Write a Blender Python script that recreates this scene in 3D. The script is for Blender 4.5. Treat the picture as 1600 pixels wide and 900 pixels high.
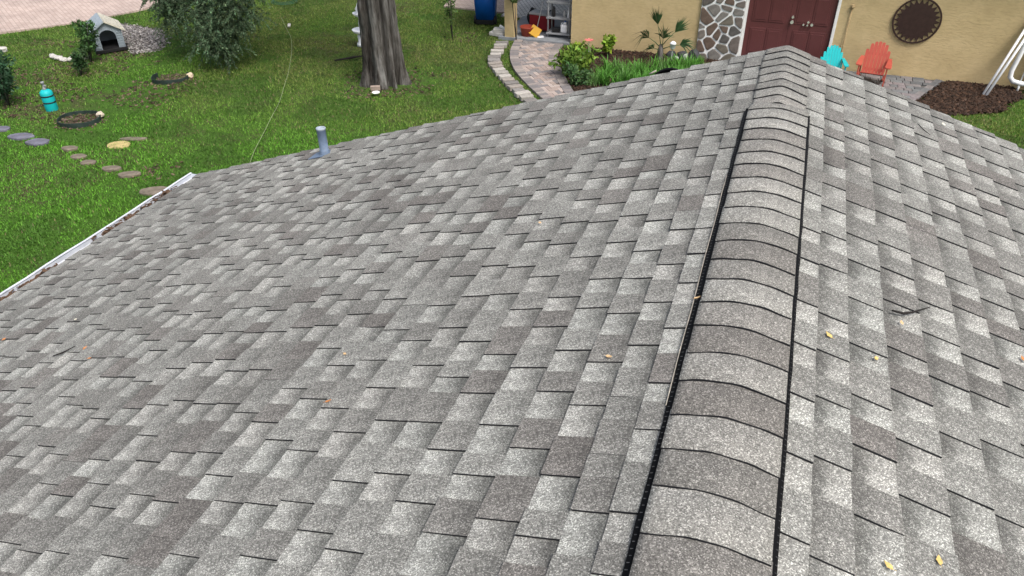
import bpy, bmesh, math, random
import numpy as np
from mathutils import Vector, Matrix, Quaternion
R = math.radians
for o in list(bpy.data.objects): bpy.data.objects.remove(o)
scene = bpy.context.scene
COL = scene.collection
random.seed(7); rng = np.random.default_rng(7)

# ------------------------------------------------------------------ camera
cam_d = bpy.data.cameras.new('Camera'); cam = bpy.data.objects.new('Camera', cam_d); COL.objects.link(cam)
cam_d.sensor_width = 36; cam_d.lens = 36*1165.7/1600; cam_d.clip_end = 2000; cam_d.clip_start = .05
CAMP = Vector((-.0427, -3.9296, 5.5653))
rt = Vector((.94222446, .33482021, -.01041579)); up = Vector((-.183532, .54199328, .82009713)); fw = Vector((-.28023038, .77080394, -.57212954))
m = Matrix((rt, up, -fw)).transposed().to_4x4(); m.translation = CAMP
cam.matrix_world = m
scene.camera = cam
# ------------------------------------------------------------------ sky, sun, exposure
SUN_EL, SUN_AZ = R(58), R(125)          # azimuth clockwise from +Y
w = bpy.data.worlds.new('World'); scene.world = w; w.use_nodes = True
nt = w.node_tree; nt.nodes.clear()
sky = nt.nodes.new('ShaderNodeTexSky'); sky.sky_type = 'NISHITA'; sky.sun_disc = False
sky.sun_elevation = SUN_EL; sky.sun_rotation = SUN_AZ; sky.air_density = 1.0; sky.dust_density = 6.0; sky.ozone_density = 1.0
hs = nt.nodes.new('ShaderNodeHueSaturation'); hs.inputs['Saturation'].default_value = .72
bg = nt.nodes.new('ShaderNodeBackground'); bg.inputs[1].default_value = .13
out = nt.nodes.new('ShaderNodeOutputWorld')
nt.links.new(sky.outputs[0], hs.inputs['Color']); nt.links.new(hs.outputs[0], bg.inputs[0]); nt.links.new(bg.outputs[0], out.inputs[0])
sd = bpy.data.lights.new('Sun', 'SUN'); sun = bpy.data.objects.new('Sun', sd); COL.objects.link(sun)
sd.energy = 1.5; sd.angle = R(18); sd.color = (1, .975, .94)
sv = Vector((math.sin(SUN_AZ)*math.cos(SUN_EL), math.cos(SUN_AZ)*math.cos(SUN_EL), math.sin(SUN_EL)))
sun.rotation_euler = sv.to_track_quat('Z', 'Y').to_euler()
vs = scene.view_settings; vs.view_transform = 'Standard'; vs.look = 'None'; vs.exposure = .65; vs.gamma = 1; vs.use_curve_mapping = False

# ------------------------------------------------------------------ helpers
def tag(o, label=None, cat=None, group=None, kind=None):
    if label: o['label'] = label
    if cat: o['category'] = cat
    if group: o['group'] = group
    if kind: o['kind'] = kind
    return o
def link(o, parent=None):
    COL.objects.link(o)
    if parent is not None: o.parent = parent
    return o
def empty(name, loc=(0,0,0), rz=0):
    o = bpy.data.objects.new(name, None); o.location = loc; o.rotation_euler = (0,0,rz); o.empty_display_size = .1
    return link(o)
def mesh_obj(name, verts, faces, mats, parent=None, loc=None, smooth=False):
    me = bpy.data.meshes.new(name); me.from_pydata([tuple(v) for v in verts], [], faces)
    for mm in (mats if isinstance(mats, (list, tuple)) else [mats]): me.materials.append(mm)
    if smooth: me.polygons.foreach_set('use_smooth', [True]*len(me.polygons))
    o = bpy.data.objects.new(name, me)
    if loc is not None: o.location = loc
    return link(o, parent)
def bm_obj(name, bm, mats, parent=None, loc=None, smooth=False, rz=0):
    me = bpy.data.meshes.new(name); bm.to_mesh(me); bm.free()
    for mm in (mats if isinstance(mats, (list, tuple)) else [mats]): me.materials.append(mm)
    if smooth: me.polygons.foreach_set('use_smooth', [True]*len(me.polygons))
    o = bpy.data.objects.new(name, me)
    if loc is not None: o.location = loc
    o.rotation_euler = (0,0,rz)
    return link(o, parent)
def NB(): return bmesh.new()
def box(bm, c, s, rot=None, bev=0, mi=0):
    M = Matrix.Translation(c)
    if rot is not None: M = M @ (rot.to_4x4() if isinstance(rot, Matrix) else Matrix.Rotation(rot, 4, 'Z'))
    M = M @ Matrix.Diagonal((s[0], s[1], s[2], 1))
    r = bmesh.ops.create_cube(bm, size=1, matrix=M)
    vs_ = r['verts']
    fs = set(f for v in vs_ for f in v.link_faces)
    for f in fs: f.material_index = mi
    if bev:
        es = set(e for v in vs_ for e in v.link_edges)
        bmesh.ops.bevel(bm, geom=list(es), offset=bev, segments=2, affect='EDGES', profile=.6)
def tube(bm, pts, rad, n=8, caps=True, mi=0):
    pts = [Vector(p) for p in pts]; rings = []
    if not hasattr(rad, '__len__'): rad = [rad]*len(pts)
    prev = None
    for i, p in enumerate(pts):
        d = (pts[min(i+1, len(pts)-1)] - pts[max(i-1, 0)]).normalized()
        if prev is None:
            a = d.orthogonal().normalized()
        else:
            a = (prev - d*prev.dot(d)).normalized()
        prev = a; b = d.cross(a)
        rings.append([bm.verts.new(p + rad[i]*(math.cos(2*math.pi*k/n)*a + math.sin(2*math.pi*k/n)*b)) for k in range(n)])
    for i in range(len(rings)-1):
        for k in range(n):
            f = bm.faces.new((rings[i][k], rings[i][(k+1)%n], rings[i+1][(k+1)%n], rings[i+1][k])); f.smooth = True; f.material_index = mi
    if caps:
        for rg in (rings[0][::-1], rings[-1]):
            f = bm.faces.new(rg); f.material_index = mi
def lathe(bm, prof, n=24, c=(0,0,0), mi=0):
    rings = []
    for r, z in prof:
        rings.append([bm.verts.new((c[0]+r*math.cos(2*math.pi*k/n), c[1]+r*math.sin(2*math.pi*k/n), c[2]+z)) for k in range(n)])
    for i in range(len(rings)-1):
        for k in range(n):
            f = bm.faces.new((rings[i][k], rings[i][(k+1)%n], rings[i+1][(k+1)%n], rings[i+1][k])); f.smooth = True; f.material_index = mi
    for rg in (rings[0][::-1], rings[-1]):
        if prof[0][0] > 1e-4: 
            try: f = bm.faces.new(rg); f.material_index = mi
            except ValueError: pass
def prism(bm, poly, z0, z1, mi=0, M=None):
    """extrude polygon (list of 2d, ccw) between z0 and z1; optional matrix"""
    M = M or Matrix.Identity(4)
    lo = [bm.verts.new(M @ Vector((p[0], p[1], z0))) for p in poly]; hi = [bm.verts.new(M @ Vector((p[0], p[1], z1))) for p in poly]
    n = len(poly); fs = [bm.faces.new(lo[::-1]), bm.faces.new(hi)]
    for i in range(n): fs.append(bm.faces.new((lo[i], lo[(i+1)%n], hi[(i+1)%n], hi[i])))
    for f in fs: f.material_index = mi
    return fs
class VN:
    def __init__(s, seed): s.g = np.random.default_rng(seed).random((256, 256))
    def __call__(s, x, y):
        x = np.asarray(x, float); y = np.asarray(y, float)
        xi = np.floor(x).astype(int); yi = np.floor(y).astype(int); fx = x-xi; fy = y-yi
        fx = fx*fx*(3-2*fx); fy = fy*fy*(3-2*fy); g = s.g
        a = g[xi % 256, yi % 256]; b = g[(xi+1) % 256, yi % 256]; c = g[xi % 256, (yi+1) % 256]; d = g[(xi+1) % 256, (yi+1) % 256]
        return (a*(1-fx)+b*fx)*(1-fy) + (c*(1-fx)+d*fx)*fy
def attr_mesh(name, V, F, col, mats, parent=None, smooth=False):
    """fast mesh from numpy; F (n,k); col per-vertex (nv,3)"""
    me = bpy.data.meshes.new(name); nv = len(V); nf, k = F.shape
    me.vertices.add(nv); me.vertices.foreach_set('co', np.ascontiguousarray(V, np.float32).ravel())
    me.loops.add(nf*k); me.loops.foreach_set('vertex_index', np.ascontiguousarray(F, np.int32).ravel())
    me.polygons.add(nf); me.polygons.foreach_set('loop_start', np.arange(0, nf*k, k, dtype=np.int32)); me.polygons.foreach_set('loop_total', np.full(nf, k, np.int32))
    if col is not None:
        a = me.color_attributes.new('Col', 'FLOAT_COLOR', 'POINT'); c4 = np.ones((nv, 4), np.float32); c4[:, :3] = col; a.data.foreach_set('color', c4.ravel())
    me.update(); me.validate()
    for mm in (mats if isinstance(mats, (list, tuple)) else [mats]): me.materials.append(mm)
    o = bpy.data.objects.new(name, me)
    return link(o, parent)

# ------------------------------------------------------------------ materials
class MT:
    def __init__(s, name, rough=.8, spec=.3, metal=0):
        s.m = bpy.data.materials.new(name); s.m.use_nodes = True; s.t = s.m.node_tree
        s.b = s.t.nodes['Principled BSDF']; s.b.inputs['Roughness'].default_value = rough
        s.b.inputs['Specular IOR Level'].default_value = spec; s.b.inputs['Metallic'].default_value = metal
        s.tc = s.t.nodes.new('ShaderNodeTexCoord')
    def n(s, ty, **kw):
        nd = s.t.nodes.new(ty)
        for k, v in kw.items():
            if k in nd.inputs: nd.inputs[k].default_value = v
            else: setattr(nd, k, v)
        return nd
    def l(s, a, b): s.t.links.new(a, b)
    def noise(s, scale, detail=3, rough=.6, stretch=None, coord='Object', dist=0):
        nd = s.n('ShaderNodeTexNoise'); nd.inputs['Scale'].default_value = scale; nd.inputs['Detail'].default_value = detail; nd.inputs['Roughness'].default_value = rough; nd.inputs['Distortion'].default_value = dist
        src = s.tc.outputs[coord]
        if stretch:
            mp = s.n('ShaderNodeMapping'); mp.inputs['Scale'].default_value = stretch; s.l(src, mp.inputs[0]); src = mp.outputs[0]
        s.l(src, nd.inputs['Vector']); return nd.outputs['Fac']
    def ramp(s, fac, stops):
        r = s.n('ShaderNodeValToRGB'); cr = r.color_ramp
        while len(cr.elements) < len(stops): cr.elements.new(.5)
        for e_, (p, c) in zip(cr.elements, stops):
            e_.position = p; e_.color = (*c, 1) if len(c) == 3 else c
        s.l(fac, r.inputs[0]); return r.outputs[0]
    def mix(s, a, b, fac, mode='MIX'):
        x = s.n('ShaderNodeMix'); x.data_type = 'RGBA'; x.blend_type = mode
        for v, i in ((fac, 0), (a, 6), (b, 7)):
            if hasattr(v, 'default_value') or hasattr(v, 'is_linked'): s.l(v, x.inputs[i])
            else: x.inputs[i].default_value = v if not isinstance(v, tuple) else (*v[:3], 1)
        return x.outputs[2]
    def math(s, op, a, b=0., clamp=False):
        x = s.n('ShaderNodeMath'); x.operation = op; x.use_clamp = clamp
        for v, i in ((a, 0), (b, 1)):
            if hasattr(v, 'is_linked'): s.l(v, x.inputs[i])
            else: x.inputs[i].default_value = v
        return x.outputs[0]
    def color(s, c):
        if isinstance(c, tuple): s.b.inputs['Base Color'].default_value = (*c, 1)
        else: s.l(c, s.b.inputs['Base Color'])
        return s
    def bump(s, h, strength=.3, dist=.01):
        b = s.n('ShaderNodeBump'); b.inputs['Strength'].default_value = strength; b.inputs['Distance'].default_value = dist
        s.l(h, b.inputs['Height']); s.l(b.outputs[0], s.b.inputs['Normal']); return s
def plain(name, c, rough=.6, var=.25, scale=8, bump=.15, spec=.3, metal=0, rnd=0.):
    """colour with soft mottling, optional per-object random tone"""
    t = MT(name, rough, spec, metal)
    f = t.noise(scale, 4)
    col = t.ramp(f, [(.25, tuple(v*(1-var) for v in c)), (.75, tuple(min(1, v*(1+var)) for v in c))])
    if rnd:
        oi = t.n('ShaderNodeObjectInfo'); k = t.math('MULTIPLY_ADD', oi.outputs['Random'], 2*rnd); t.t.nodes[-1].inputs[2].default_value = 1-rnd
        cmb = t.n('ShaderNodeCombineColor'); [t.l(k, cmb.inputs[i]) for i in range(3)]
        col = t.mix(col, cmb.outputs[0], 1.0, 'MULTIPLY')
    t.color(col)
    if bump: t.bump(t.noise(scale*6, 4), bump, .004)
    return t.m
def palette(name, cols, rough=.85, speck=.25, scale=60, bump=.3):
    """each object takes one colour out of cols"""
    t = MT(name, rough, .2)
    oi = t.n('ShaderNodeObjectInfo')
    r = t.n('ShaderNodeValToRGB'); r.color_ramp.interpolation = 'CONSTANT'
    while len(r.color_ramp.elements) < len(cols): r.color_ramp.elements.new(.5)
    for i, (e_, c) in enumerate(zip(r.color_ramp.elements, cols)): e_.position = i/len(cols); e_.color = (*c, 1)
    t.l(oi.outputs['Random'], r.inputs[0])
    f = t.noise(scale, 5, .7); g = t.ramp(f, [(.25, (1-speck,)*3), (.75, (1+speck,)*3)])
    t.color(t.mix(r.outputs[0], g, 1.0, 'MULTIPLY')); t.bump(f, bump, .004)
    return t.m
def attrmat(name, rough=.7, trans=0, spec=.2, mul=1.):
    t = MT(name, rough, spec); a = t.n('ShaderNodeVertexColor'); a.layer_name = 'Col'
    t.color(a.outputs[0])
    if trans:
        tr = t.n('ShaderNodeBsdfTranslucent'); t.l(a.outputs[0], tr.inputs[0]); mx = t.n('ShaderNodeMixShader'); mx.inputs[0].default_value = trans
        t.l(t.b.outputs[0], mx.inputs[1]); t.l(tr.outputs[0], mx.inputs[2]); t.l(mx.outputs[0], t.t.nodes['Material Output'].inputs[0])
    return t.m

def granule_material(name, cap=False):
    t = MT(name, .88, .25)
    a = t.n('ShaderNodeVertexColor'); a.layer_name = 'Col'
    sp = t.n('ShaderNodeSeparateColor'); t.l(a.outputs[0], sp.inputs[0])      # R tone, G strength of the printed shadow band, B warm tint
    uv = t.n('ShaderNodeUVMap'); uv.uv_map = 'UVMap'; su = t.n('ShaderNodeSeparateXYZ'); t.l(uv.outputs[0], su.inputs[0])
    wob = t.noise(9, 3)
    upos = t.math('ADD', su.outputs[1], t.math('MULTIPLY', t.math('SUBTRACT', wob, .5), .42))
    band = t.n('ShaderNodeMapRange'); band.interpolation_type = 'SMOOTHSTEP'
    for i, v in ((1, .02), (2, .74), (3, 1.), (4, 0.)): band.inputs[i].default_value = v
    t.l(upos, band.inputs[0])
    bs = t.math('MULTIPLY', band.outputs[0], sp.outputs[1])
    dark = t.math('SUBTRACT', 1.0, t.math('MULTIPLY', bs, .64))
    # granules: several sizes of stone chips, light and dark
    v1 = t.n('ShaderNodeTexVoronoi'); v1.inputs['Scale'].default_value = 330; t.l(t.tc.outputs['Object'], v1.inputs['Vector'])
    s1 = t.n('ShaderNodeSeparateColor'); t.l(v1.outputs['Color'], s1.inputs[0])
    g1 = t.ramp(s1.outputs[0], [(0, (.46,)*3), (.45, (.84,)*3), (.8, (1.16,)*3), (1, (2.15,)*3)])
    n2 = t.noise(70, 4, .7); g2 = t.ramp(n2, [(.3, (.78,)*3), (.7, (1.22,)*3)])
    n3 = t.noise(7, 3, .6); g3 = t.ramp(n3, [(.3, (.88,)*3), (.7, (1.12,)*3)])
    n4 = t.noise(1.1, 2, .5); g4 = t.ramp(n4, [(.3, (.90,)*3), (.7, (1.10,)*3)])
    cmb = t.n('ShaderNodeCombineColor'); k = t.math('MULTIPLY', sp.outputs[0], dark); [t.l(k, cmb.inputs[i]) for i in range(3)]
    tint = t.mix((.985, 1.005, .93), (1.05, 1.0, .925), sp.outputs[2])
    c = t.mix(cmb.outputs[0], tint, 1.0, 'MULTIPLY')
    for g in (g1, g2, g3, g4): c = t.mix(c, g, 1.0, 'MULTIPLY')
    t.color(c)
    h = t.math('ADD', t.math('MULTIPLY', s1.outputs[0], .6), t.math('MULTIPLY', n2, .8))
    t.bump(h, .55, .003)
    return t.m

M_SH = granule_material('asphalt_granules')
M_EDGE = plain('asphalt_cut_edge', (.012, .013, .016), .8, .3, 40)
M_VENT = plain('black_vent_plastic', (.0035, .0035, .004), .65, .3, 20, spec=.12)
M_GLINT_FLAP = plain('lip_glint_flap_edge', (.36, .33, .28), .7, .4, 30)
M_GUT = plain('white_aluminium', (.62, .66, .72), .38, .18, 6, .08, spec=.5)
M_TRIM = plain('white_paint', (.74, .74, .72), .5, .1, 8)
M_PIPE = plain('lead_grey_pipe', (.13, .18, .26), .5, .3, 14, spec=.4)
M_STUC0 = None
def stucco(name, c):
    t = MT(name, .9, .15)
    n1 = t.noise(2.2, 4, .6); n2 = t.noise(9, 5, .65, (1, 1, 3.2)); n3 = t.noise(.5, 2)
    col = t.ramp(n2, [(.3, tuple(v*.90 for v in c)), (.7, tuple(v*1.06 for v in c))])
    col = t.mix(col, t.ramp(n1, [(.3, (.90, .89, .86)), (.7, (1.06, 1.06, 1.07))]), 1.0, 'MULTIPLY')
    t.color(col)
    r = t.ramp(n2, [(.44, (0,)*3), (.5, (1,)*3)])
    t.bump(r, .35, .006); return t.m
M_STUC = stucco('tan_stucco', (.52, .41, .225))
M_WALL2 = stucco('cream_stucco', (.55, .50, .40))
M_DOOR = plain('maroon_paint', (.105, .033, .033), .42, .12, 3, .05, spec=.4)
M_SILVER = plain('brushed_nickel', (.75, .74, .70), .25, .1, 10, .03, metal=.6)
M_MORTAR = plain('white_mortar', (.78, .80, .80), .9, .10, 20)
M_STONE = palette('field_stone', [(.15,.13,.115),(.11,.10,.09),(.18,.16,.14),(.13,.095,.075),(.19,.18,.165),(.15,.135,.11),(.10,.095,.09)], .8, .45, 9, .5)
M_SUNART = plain('dark_bronze', (.045, .026, .022), .55, .25, 12, metal=.2)
M_TURQ = plain('turquoise_plastic', (.008, .42, .44), .5, .08, 4, .03)
M_CORAL = plain('coral_plastic', (.42, .082, .055), .5, .12, 5, .03)
M_BLUE = plain('blue_plastic', (.006, .095, .40), .42, .1, 5, .03)
M_BLACK = plain('black_plastic', (.012, .012, .013), .6, .2, 10)
M_WHITEP = plain('white_plastic', (.78, .80, .82), .4, .06, 5, .02)
M_RED = plain('dark_red_plastic', (.16, .012, .018), .45, .12, 6)
M_ORANGE = plain('red_orange_plastic', (.26, .042, .022), .5, .15, 6)
M_YELLOW = plain('yellow_plastic', (.52, .28, .015), .5, .1, 6)
M_GREY = plain('grey_plastic', (.26, .27, .28), .6, .12, 6)
M_CONC = plain('grey_concrete', (.22, .235, .25), .85, .2, 5, .25)
M_PALEC = plain('pale_concrete', (.46, .45, .42), .85, .2, 6, .25)
M_MULCH = palette('bark_chip', [(.045,.026,.017),(.032,.019,.013),(.07,.042,.028),(.025,.016,.012),(.06,.038,.028)], .9)
M_BARKCHIP = attrmat('bark_mulch', .9)
M_PAVER = palette('clay_paver', [(.29,.235,.21),(.34,.285,.255),(.24,.21,.20),(.37,.315,.285),(.21,.20,.20),(.30,.245,.215),(.18,.17,.17)], .85, .22, 25)
M_BORDER = palette('charcoal_paver', [(.20,.18,.175),(.25,.22,.205),(.17,.16,.16),(.29,.26,.24)], .85, .25, 25)
M_EDGING = palette('grey_block', [(.30,.285,.26),(.22,.21,.20),(.38,.36,.33),(.18,.17,.16),(.26,.235,.21)], .85, .3, 20)
M_PATIO = palette('slate_paver', [(.14,.145,.15),(.18,.17,.17),(.11,.115,.12),(.20,.18,.185),(.16,.17,.175)], .85, .3, 12)
M_LEAF = attrmat('leaf', .55, .25, .3)
M_NEEDLE = attrmat('needle_foliage', .6, .2, .3)
M_GRASS = attrmat('grass_blade', .6, .3, .25)
def bark():
    t = MT('tree_bark', .95, .1)
    n1 = t.noise(6.5, 6, .7, (1, 1, .09)); n2 = t.noise(22, 5, .7, (1, 1, .2)); n3 = t.noise(1.6, 3)
    c = t.ramp(n1, [(.36, (.020, .017, .015)), (.5, (.095, .088, .080)), (.66, (.225, .218, .208))])
    c = t.mix(c, t.ramp(n2, [(.3, (.7,)*3), (.7, (1.25,)*3)]), 1.0, 'MULTIPLY')
    c = t.mix(c, t.ramp(n3, [(.35, (.62, .60, .58)), (.65, (1.05, 1.07, 1.08))]), 1.0, 'MULTIPLY')
    t.color(c); t.bump(t.math('ADD', n1, t.math('MULTIPLY', n2, .6)), 1.0, .05); return t.m
M_BARK = bark()
def ground_mat():
    t = MT('lawn_soil', .95, .1)
    n1 = t.noise(.35, 4); n2 = t.noise(3, 5, .65); n3 = t.noise(30, 4, .7)
    soil = t.ramp(n3, [(.3, (.045, .033, .022)), (.7, (.11, .085, .055))])
    moss = t.ramp(n2, [(.3, (.030, .075, .010)), (.7, (.060, .125, .020))])
    f = t.ramp(t.math('ADD', t.math('MULTIPLY', n1, .6), t.math('MULTIPLY', n2, .4)), [(.34, (0,)*3), (.50, (1,)*3)])
    c = t.mix(soil, moss, f); c = t.mix(c, t.ramp(n3, [(.3, (.7,)*3), (.7, (1.3,)*3)]), 1.0, 'MULTIPLY')
    t.color(c); t.bump(n3, .6, .03); return t.m
M_GROUND = ground_mat()
def brick_sheet(name, c1, c2, mortar, scale, rot=0):
    t = MT(name, .85, .2)
    mp = t.n('ShaderNodeMapping'); mp.inputs['Rotation'].default_value = (0, 0, rot); t.l(t.tc.outputs['Object'], mp.inputs[0])
    br = t.n('ShaderNodeTexBrick'); br.inputs['Color1'].default_value = (*c1, 1); br.inputs['Color2'].default_value = (*c2, 1); br.inputs['Mortar'].default_value = (*mortar, 1)
    br.inputs['Scale'].default_value = 1; br.inputs['Brick Width'].default_value = .21; br.inputs['Row Height'].default_value = .105; br.inputs['Mortar Size'].default_value = .008
    t.l(mp.outputs[0], br.inputs['Vector'])
    n = t.noise(1.2, 4); c = t.mix(br.outputs[0], t.ramp(n, [(.3, (.78,)*3), (.7, (1.18,)*3)]), 1.0, 'MULTIPLY')
    t.color(c); t.bump(br.outputs['Fac'], -.4, .006); return t.m
M_DRIVE = brick_sheet('pink_driveway_pavers', (.40, .315, .275), (.47, .38, .335), (.30, .245, .215), 1, R(33))
M_DARKIN = plain('dark_interior', (.01, .012, .014), .9)
M_DOGW = plain('grey_blue_resin', (.27, .32, .36), .6, .1, 8)
M_DOGR = plain('cream_resin', (.50, .48, .40), .7, .2, 10)

# ================================================================== SETTING
def sheet(name, poly, z, mt, kind='structure', thick=0.):
    bm = NB(); 
    if thick: prism(bm, poly, z-thick, z)
    else:
        bm.faces.new([bm.verts.new((x, y, z)) for x, y in poly])
    o = bm_obj(name, bm, mt); o['kind'] = kind; return o
# ground with gentle unevenness near the houses, one sheet out to the horizon
gx = np.concatenate([[-600, -200, -80, -40], np.arange(-26, 12.1, .5), [25, 60, 200, 600]]); gy = np.concatenate([[-600, -200, -60, -20], np.arange(-8, 22.1, .5), [40, 90, 250, 600]])
GN = VN(3)
def gz(x, y): return (GN(np.asarray(x)*.9+40, np.asarray(y)*.9+40)-.5)*.05*np.clip((np.asarray(y) < 13.0)*1.0, 0, 1) - .02
X, Y = np.meshgrid(gx, gy, indexing='ij'); Z = gz(X, Y); nx, ny = X.shape
V = np.stack([X.ravel(), Y.ravel(), Z.ravel()], 1); idx = np.arange(nx*ny).reshape(nx, ny)
F = np.stack([idx[:-1,:-1].ravel(), idx[1:,:-1].ravel(), idx[1:,1:].ravel(), idx[:-1,1:].ravel()], 1)
g = attr_mesh('ground', V, F, None, M_GROUND); g['kind'] = 'structure'; g.data.polygons.foreach_set('use_smooth', [True]*len(g.data.polygons))
sheet('driveway', [(-21.2, 8.0), (-19.37, 10.25), (-18.73, 10.88), (-17.98, 11.88), (-17.47, 13.06), (-16.8, 15.4), (-16.5, 19), (-45, 45), (-60, 8)], .03, M_DRIVE, thick=.12)
sheet('patio', [(-9.3, 16.15), (-7.6, 16.0), (-6.9, 16.2), (-6.7, 22), (-10.5, 22)], .02, brick_sheet('beige_patio_pavers', (.34, .27, .23), (.42, .34, .29), (.2, .17, .15), 1, R(10)), thick=.1)
sheet('walkway', [(-7.4, 15.7), (-4.6, 15.7), (-4.6, 23), (-7.4, 23)], .022, brick_sheet('pale_walkway_boards', (.52, .50, .46), (.58, .56, .52), (.2, .2, .19), 1, R(60)), thick=.1)

# ================================================================== FOREGROUND HOUSE WITH SHINGLE ROOF
TH = math.atan(1/3); CT, ST = math.cos(TH), math.sin(TH); RZ = 4.1
YFAR, YNEAR = 1.127, -6.2
UE_L = 5.303; UE_R = .2266 + .143*35
house = tag(empty('house', (0, -2.5, 0)), 'nearest house with grey asphalt shingle gable roof filling the foreground', 'house')
HL = Vector((0, -2.5, 0))
def rp(side, u, v, h=0):          # point on a roof slope: side -1 left / +1 right, u down the slope, v along the ridge, h above it
    return Vector((side*(u*CT + h*ST), v, RZ - u*ST + h*CT))
# deck
bm = NB()
for side, ue in ((-1, UE_L), (1, UE_R)):
    q = [rp(side, .0, YNEAR+.02, -.022), rp(side, ue-.02, YNEAR+.02, -.022), rp(side, ue-.02, YFAR-.02, -.022), rp(side, .0, YFAR-.02, -.022)]
    q2 = [p + Vector((0, 0, -.03)) for p in q]
    a = [bm.verts.new(p-HL) for p in q]; b = [bm.verts.new(p-HL) for p in q2]
    bm.faces.new(a); bm.faces.new(b[::-1])
    for i in range(4): bm.faces.new((a[i], a[(i+1)%4], b[(i+1)%4], b[i]))
bmesh.ops.recalc_face_normals(bm, faces=bm.faces)
roof = bm_obj('roof', bm, M_EDGE, house)
# ---- shingles
def project(P):
    d = P - CAMP; z = d.dot(fw)
    if z < .1: return None
    return 512 + 746.05*d.dot(rt)/z, 288 - 746.05*d.dot(up)/z
cells = []
E_ = {-1: .1418, 1: .143}; U0 = {-1: .3402 - .1418*2, 1: .2266 - .143}
rr = random.Random(21)
STRIPS = [[.13, .11, .16, .10, .12, .13, .14, .11], [.10, .12, .15, .13, .17, .10, .11, .12], [.15, .10, .11, .12, .13, .14, .15, .10], [.12, .13, .18, .11, .10, .10, .13, .13]]
TABT = [(.203, .25), (.188, .35), (.172, .4), (.158, .55), (.212, .2), (.192, .25), (.134, 1.), (.148, .8), (.222, .2), (.168, .45), (.18, .35)]
LINES = {-1: [.10, .245, .352, .475, .612], 1: [.11, .2537, .366, .503, .65]}
for side, n_, ue in ((-1, 33, UE_L), (1, 32, UE_R)): a_ = LINES[side][-1]; LINES[side] += [a_ + (ue-a_)*(i+1)/n_ for i in range(n_)]
for side in (-1, 1):
    off = rr.random(); k = 0
    for u, u1 in zip(LINES[side][:-1], LINES[side][1:]):
        v = YFAR + rr.uniform(.0, .006); off = (off + .165 + rr.uniform(-.012, .012)) % 1.0
        strip = rr.choice(STRIPS); seq = []; blend = rr.uniform(.93, 1.07)
        acc = 0.; first = True
        start = off
        while v > YNEAR:
            ws = sum(strip)
            for j, w0 in enumerate(strip):
                w_ = w0*rr.choice((.85, .93, 1., 1.07, 1.15))
                if first:
                    if start > w_: start -= w_; continue
                    w_ -= start; first = False
                    if w_ < .02: continue
                tab = j % 2 == 0 or rr.random() < .07
                if tab:
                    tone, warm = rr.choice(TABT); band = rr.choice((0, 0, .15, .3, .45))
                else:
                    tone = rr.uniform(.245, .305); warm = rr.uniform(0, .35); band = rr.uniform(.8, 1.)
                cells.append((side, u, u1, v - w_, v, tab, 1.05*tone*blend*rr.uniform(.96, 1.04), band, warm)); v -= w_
                if v <= YNEAR: break
            strip = rr.choice(STRIPS); blend = rr.uniform(.93, 1.07)
            if first: start = max(0, start-.001)
        k += 1
def cell_geo(c, seed):
    side, u0, u1, v0, v1, tab, tone, band, warm = c
    q = random.Random(seed)
    lift = .0054 if tab else 0.
    ub = u0 - .03; e = u1-u0
    g0 = .0006; v0 += g0; v1 -= g0
    hl = -.004 + lift; hb = .004 + lift + q.uniform(-.0012, .0016)
    ja, jb = q.uniform(-.002, .002), q.uniform(-.002, .002)
    ca, cb = q.uniform(0, .0012), q.uniform(0, .0016)
    if q.random() < .06: cb += .004
    um = u0 + e*.55
    hm = hl + (hb-hl)*(um-ub)/(u1-ub)
    top = [(ub, v0, hl), (ub, v1, hl), (um, v0, hm), (um, v1, hm), (u1+ja, v0, hb+ca), (u1+jb, v1, hb+cb)]
    low = [(a, b, -.016) for a, b, h in top]
    P = [rp(side, a, b, h) for a, b, h in top] + [rp(side, a, b, h) for a, b, h in low]
    Fs = [(0, 2, 3, 1), (2, 4, 5, 3), (0, 6, 8, 2), (2, 8, 10, 4), (4, 10, 11, 5), (5, 11, 9, 3), (3, 9, 7, 1)]
    if side < 0: Fs = [f[::-1] for f in Fs]
    Fs = [f[::-1] for f in Fs]
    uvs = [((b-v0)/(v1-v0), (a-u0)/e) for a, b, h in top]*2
    return P, Fs, uvs
def shingle_obj(name, items, parent, loc):
    """items: list of (verts, faces, uvs, (tone, band, warm))"""
    VV, FF, UU, CC, MI = [], [], [], [], []
    for P, Fs, uvs, col in items:
        b = len(VV); VV += [p - loc for p in P]; FF += [tuple(i+b for i in f) for f in Fs]; UU += uvs; CC += [col]*len(P); MI += [0 if i < 2 else 1 for i in range(len(Fs))]
    me = bpy.data.meshes.new(name); me.from_pydata(VV, [], FF); me.materials.append(M_SH); me.materials.append(M_EDGE)
    me.polygons.foreach_set('material_index', MI)
    a = me.color_attributes.new('Col', 'FLOAT_COLOR', 'POINT'); a.data.foreach_set('color', np.array([(*c, 1) for c in CC], np.float32).ravel())
    uvl = me.uv_layers.new(name='UVMap'); li = np.zeros(len(me.loops), np.int32); me.loops.foreach_get('vertex_index', li)
    uvl.data.foreach_set('uv', np.array(UU, np.float32)[li].ravel())
    o = bpy.data.objects.new(name, me); o.location = loc - HL
    return link(o, parent)
def area(c):
    side, u0, u1, v0, v1 = c[:5]
    q = [project(rp(side, a, b)) for a, b in ((u0, v0), (u1, v0), (u1, v1), (u0, v1))]
    if any(p is None for p in q): return 0
    cx = sum(p[0] for p in q)/4; cy = sum(p[1] for p in q)/4
    if not (-5 < cx < 1029 and -5 < cy < 581): return 0
    return abs(sum(q[i][0]*q[(i+1)%4][1]-q[(i+1)%4][0]*q[i][1] for i in range(4)))/2
order = sorted(range(len(cells)), key=lambda i: -area(cells[i]))
big = set(order[:300]); rest = {-1: [], 1: []}
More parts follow.
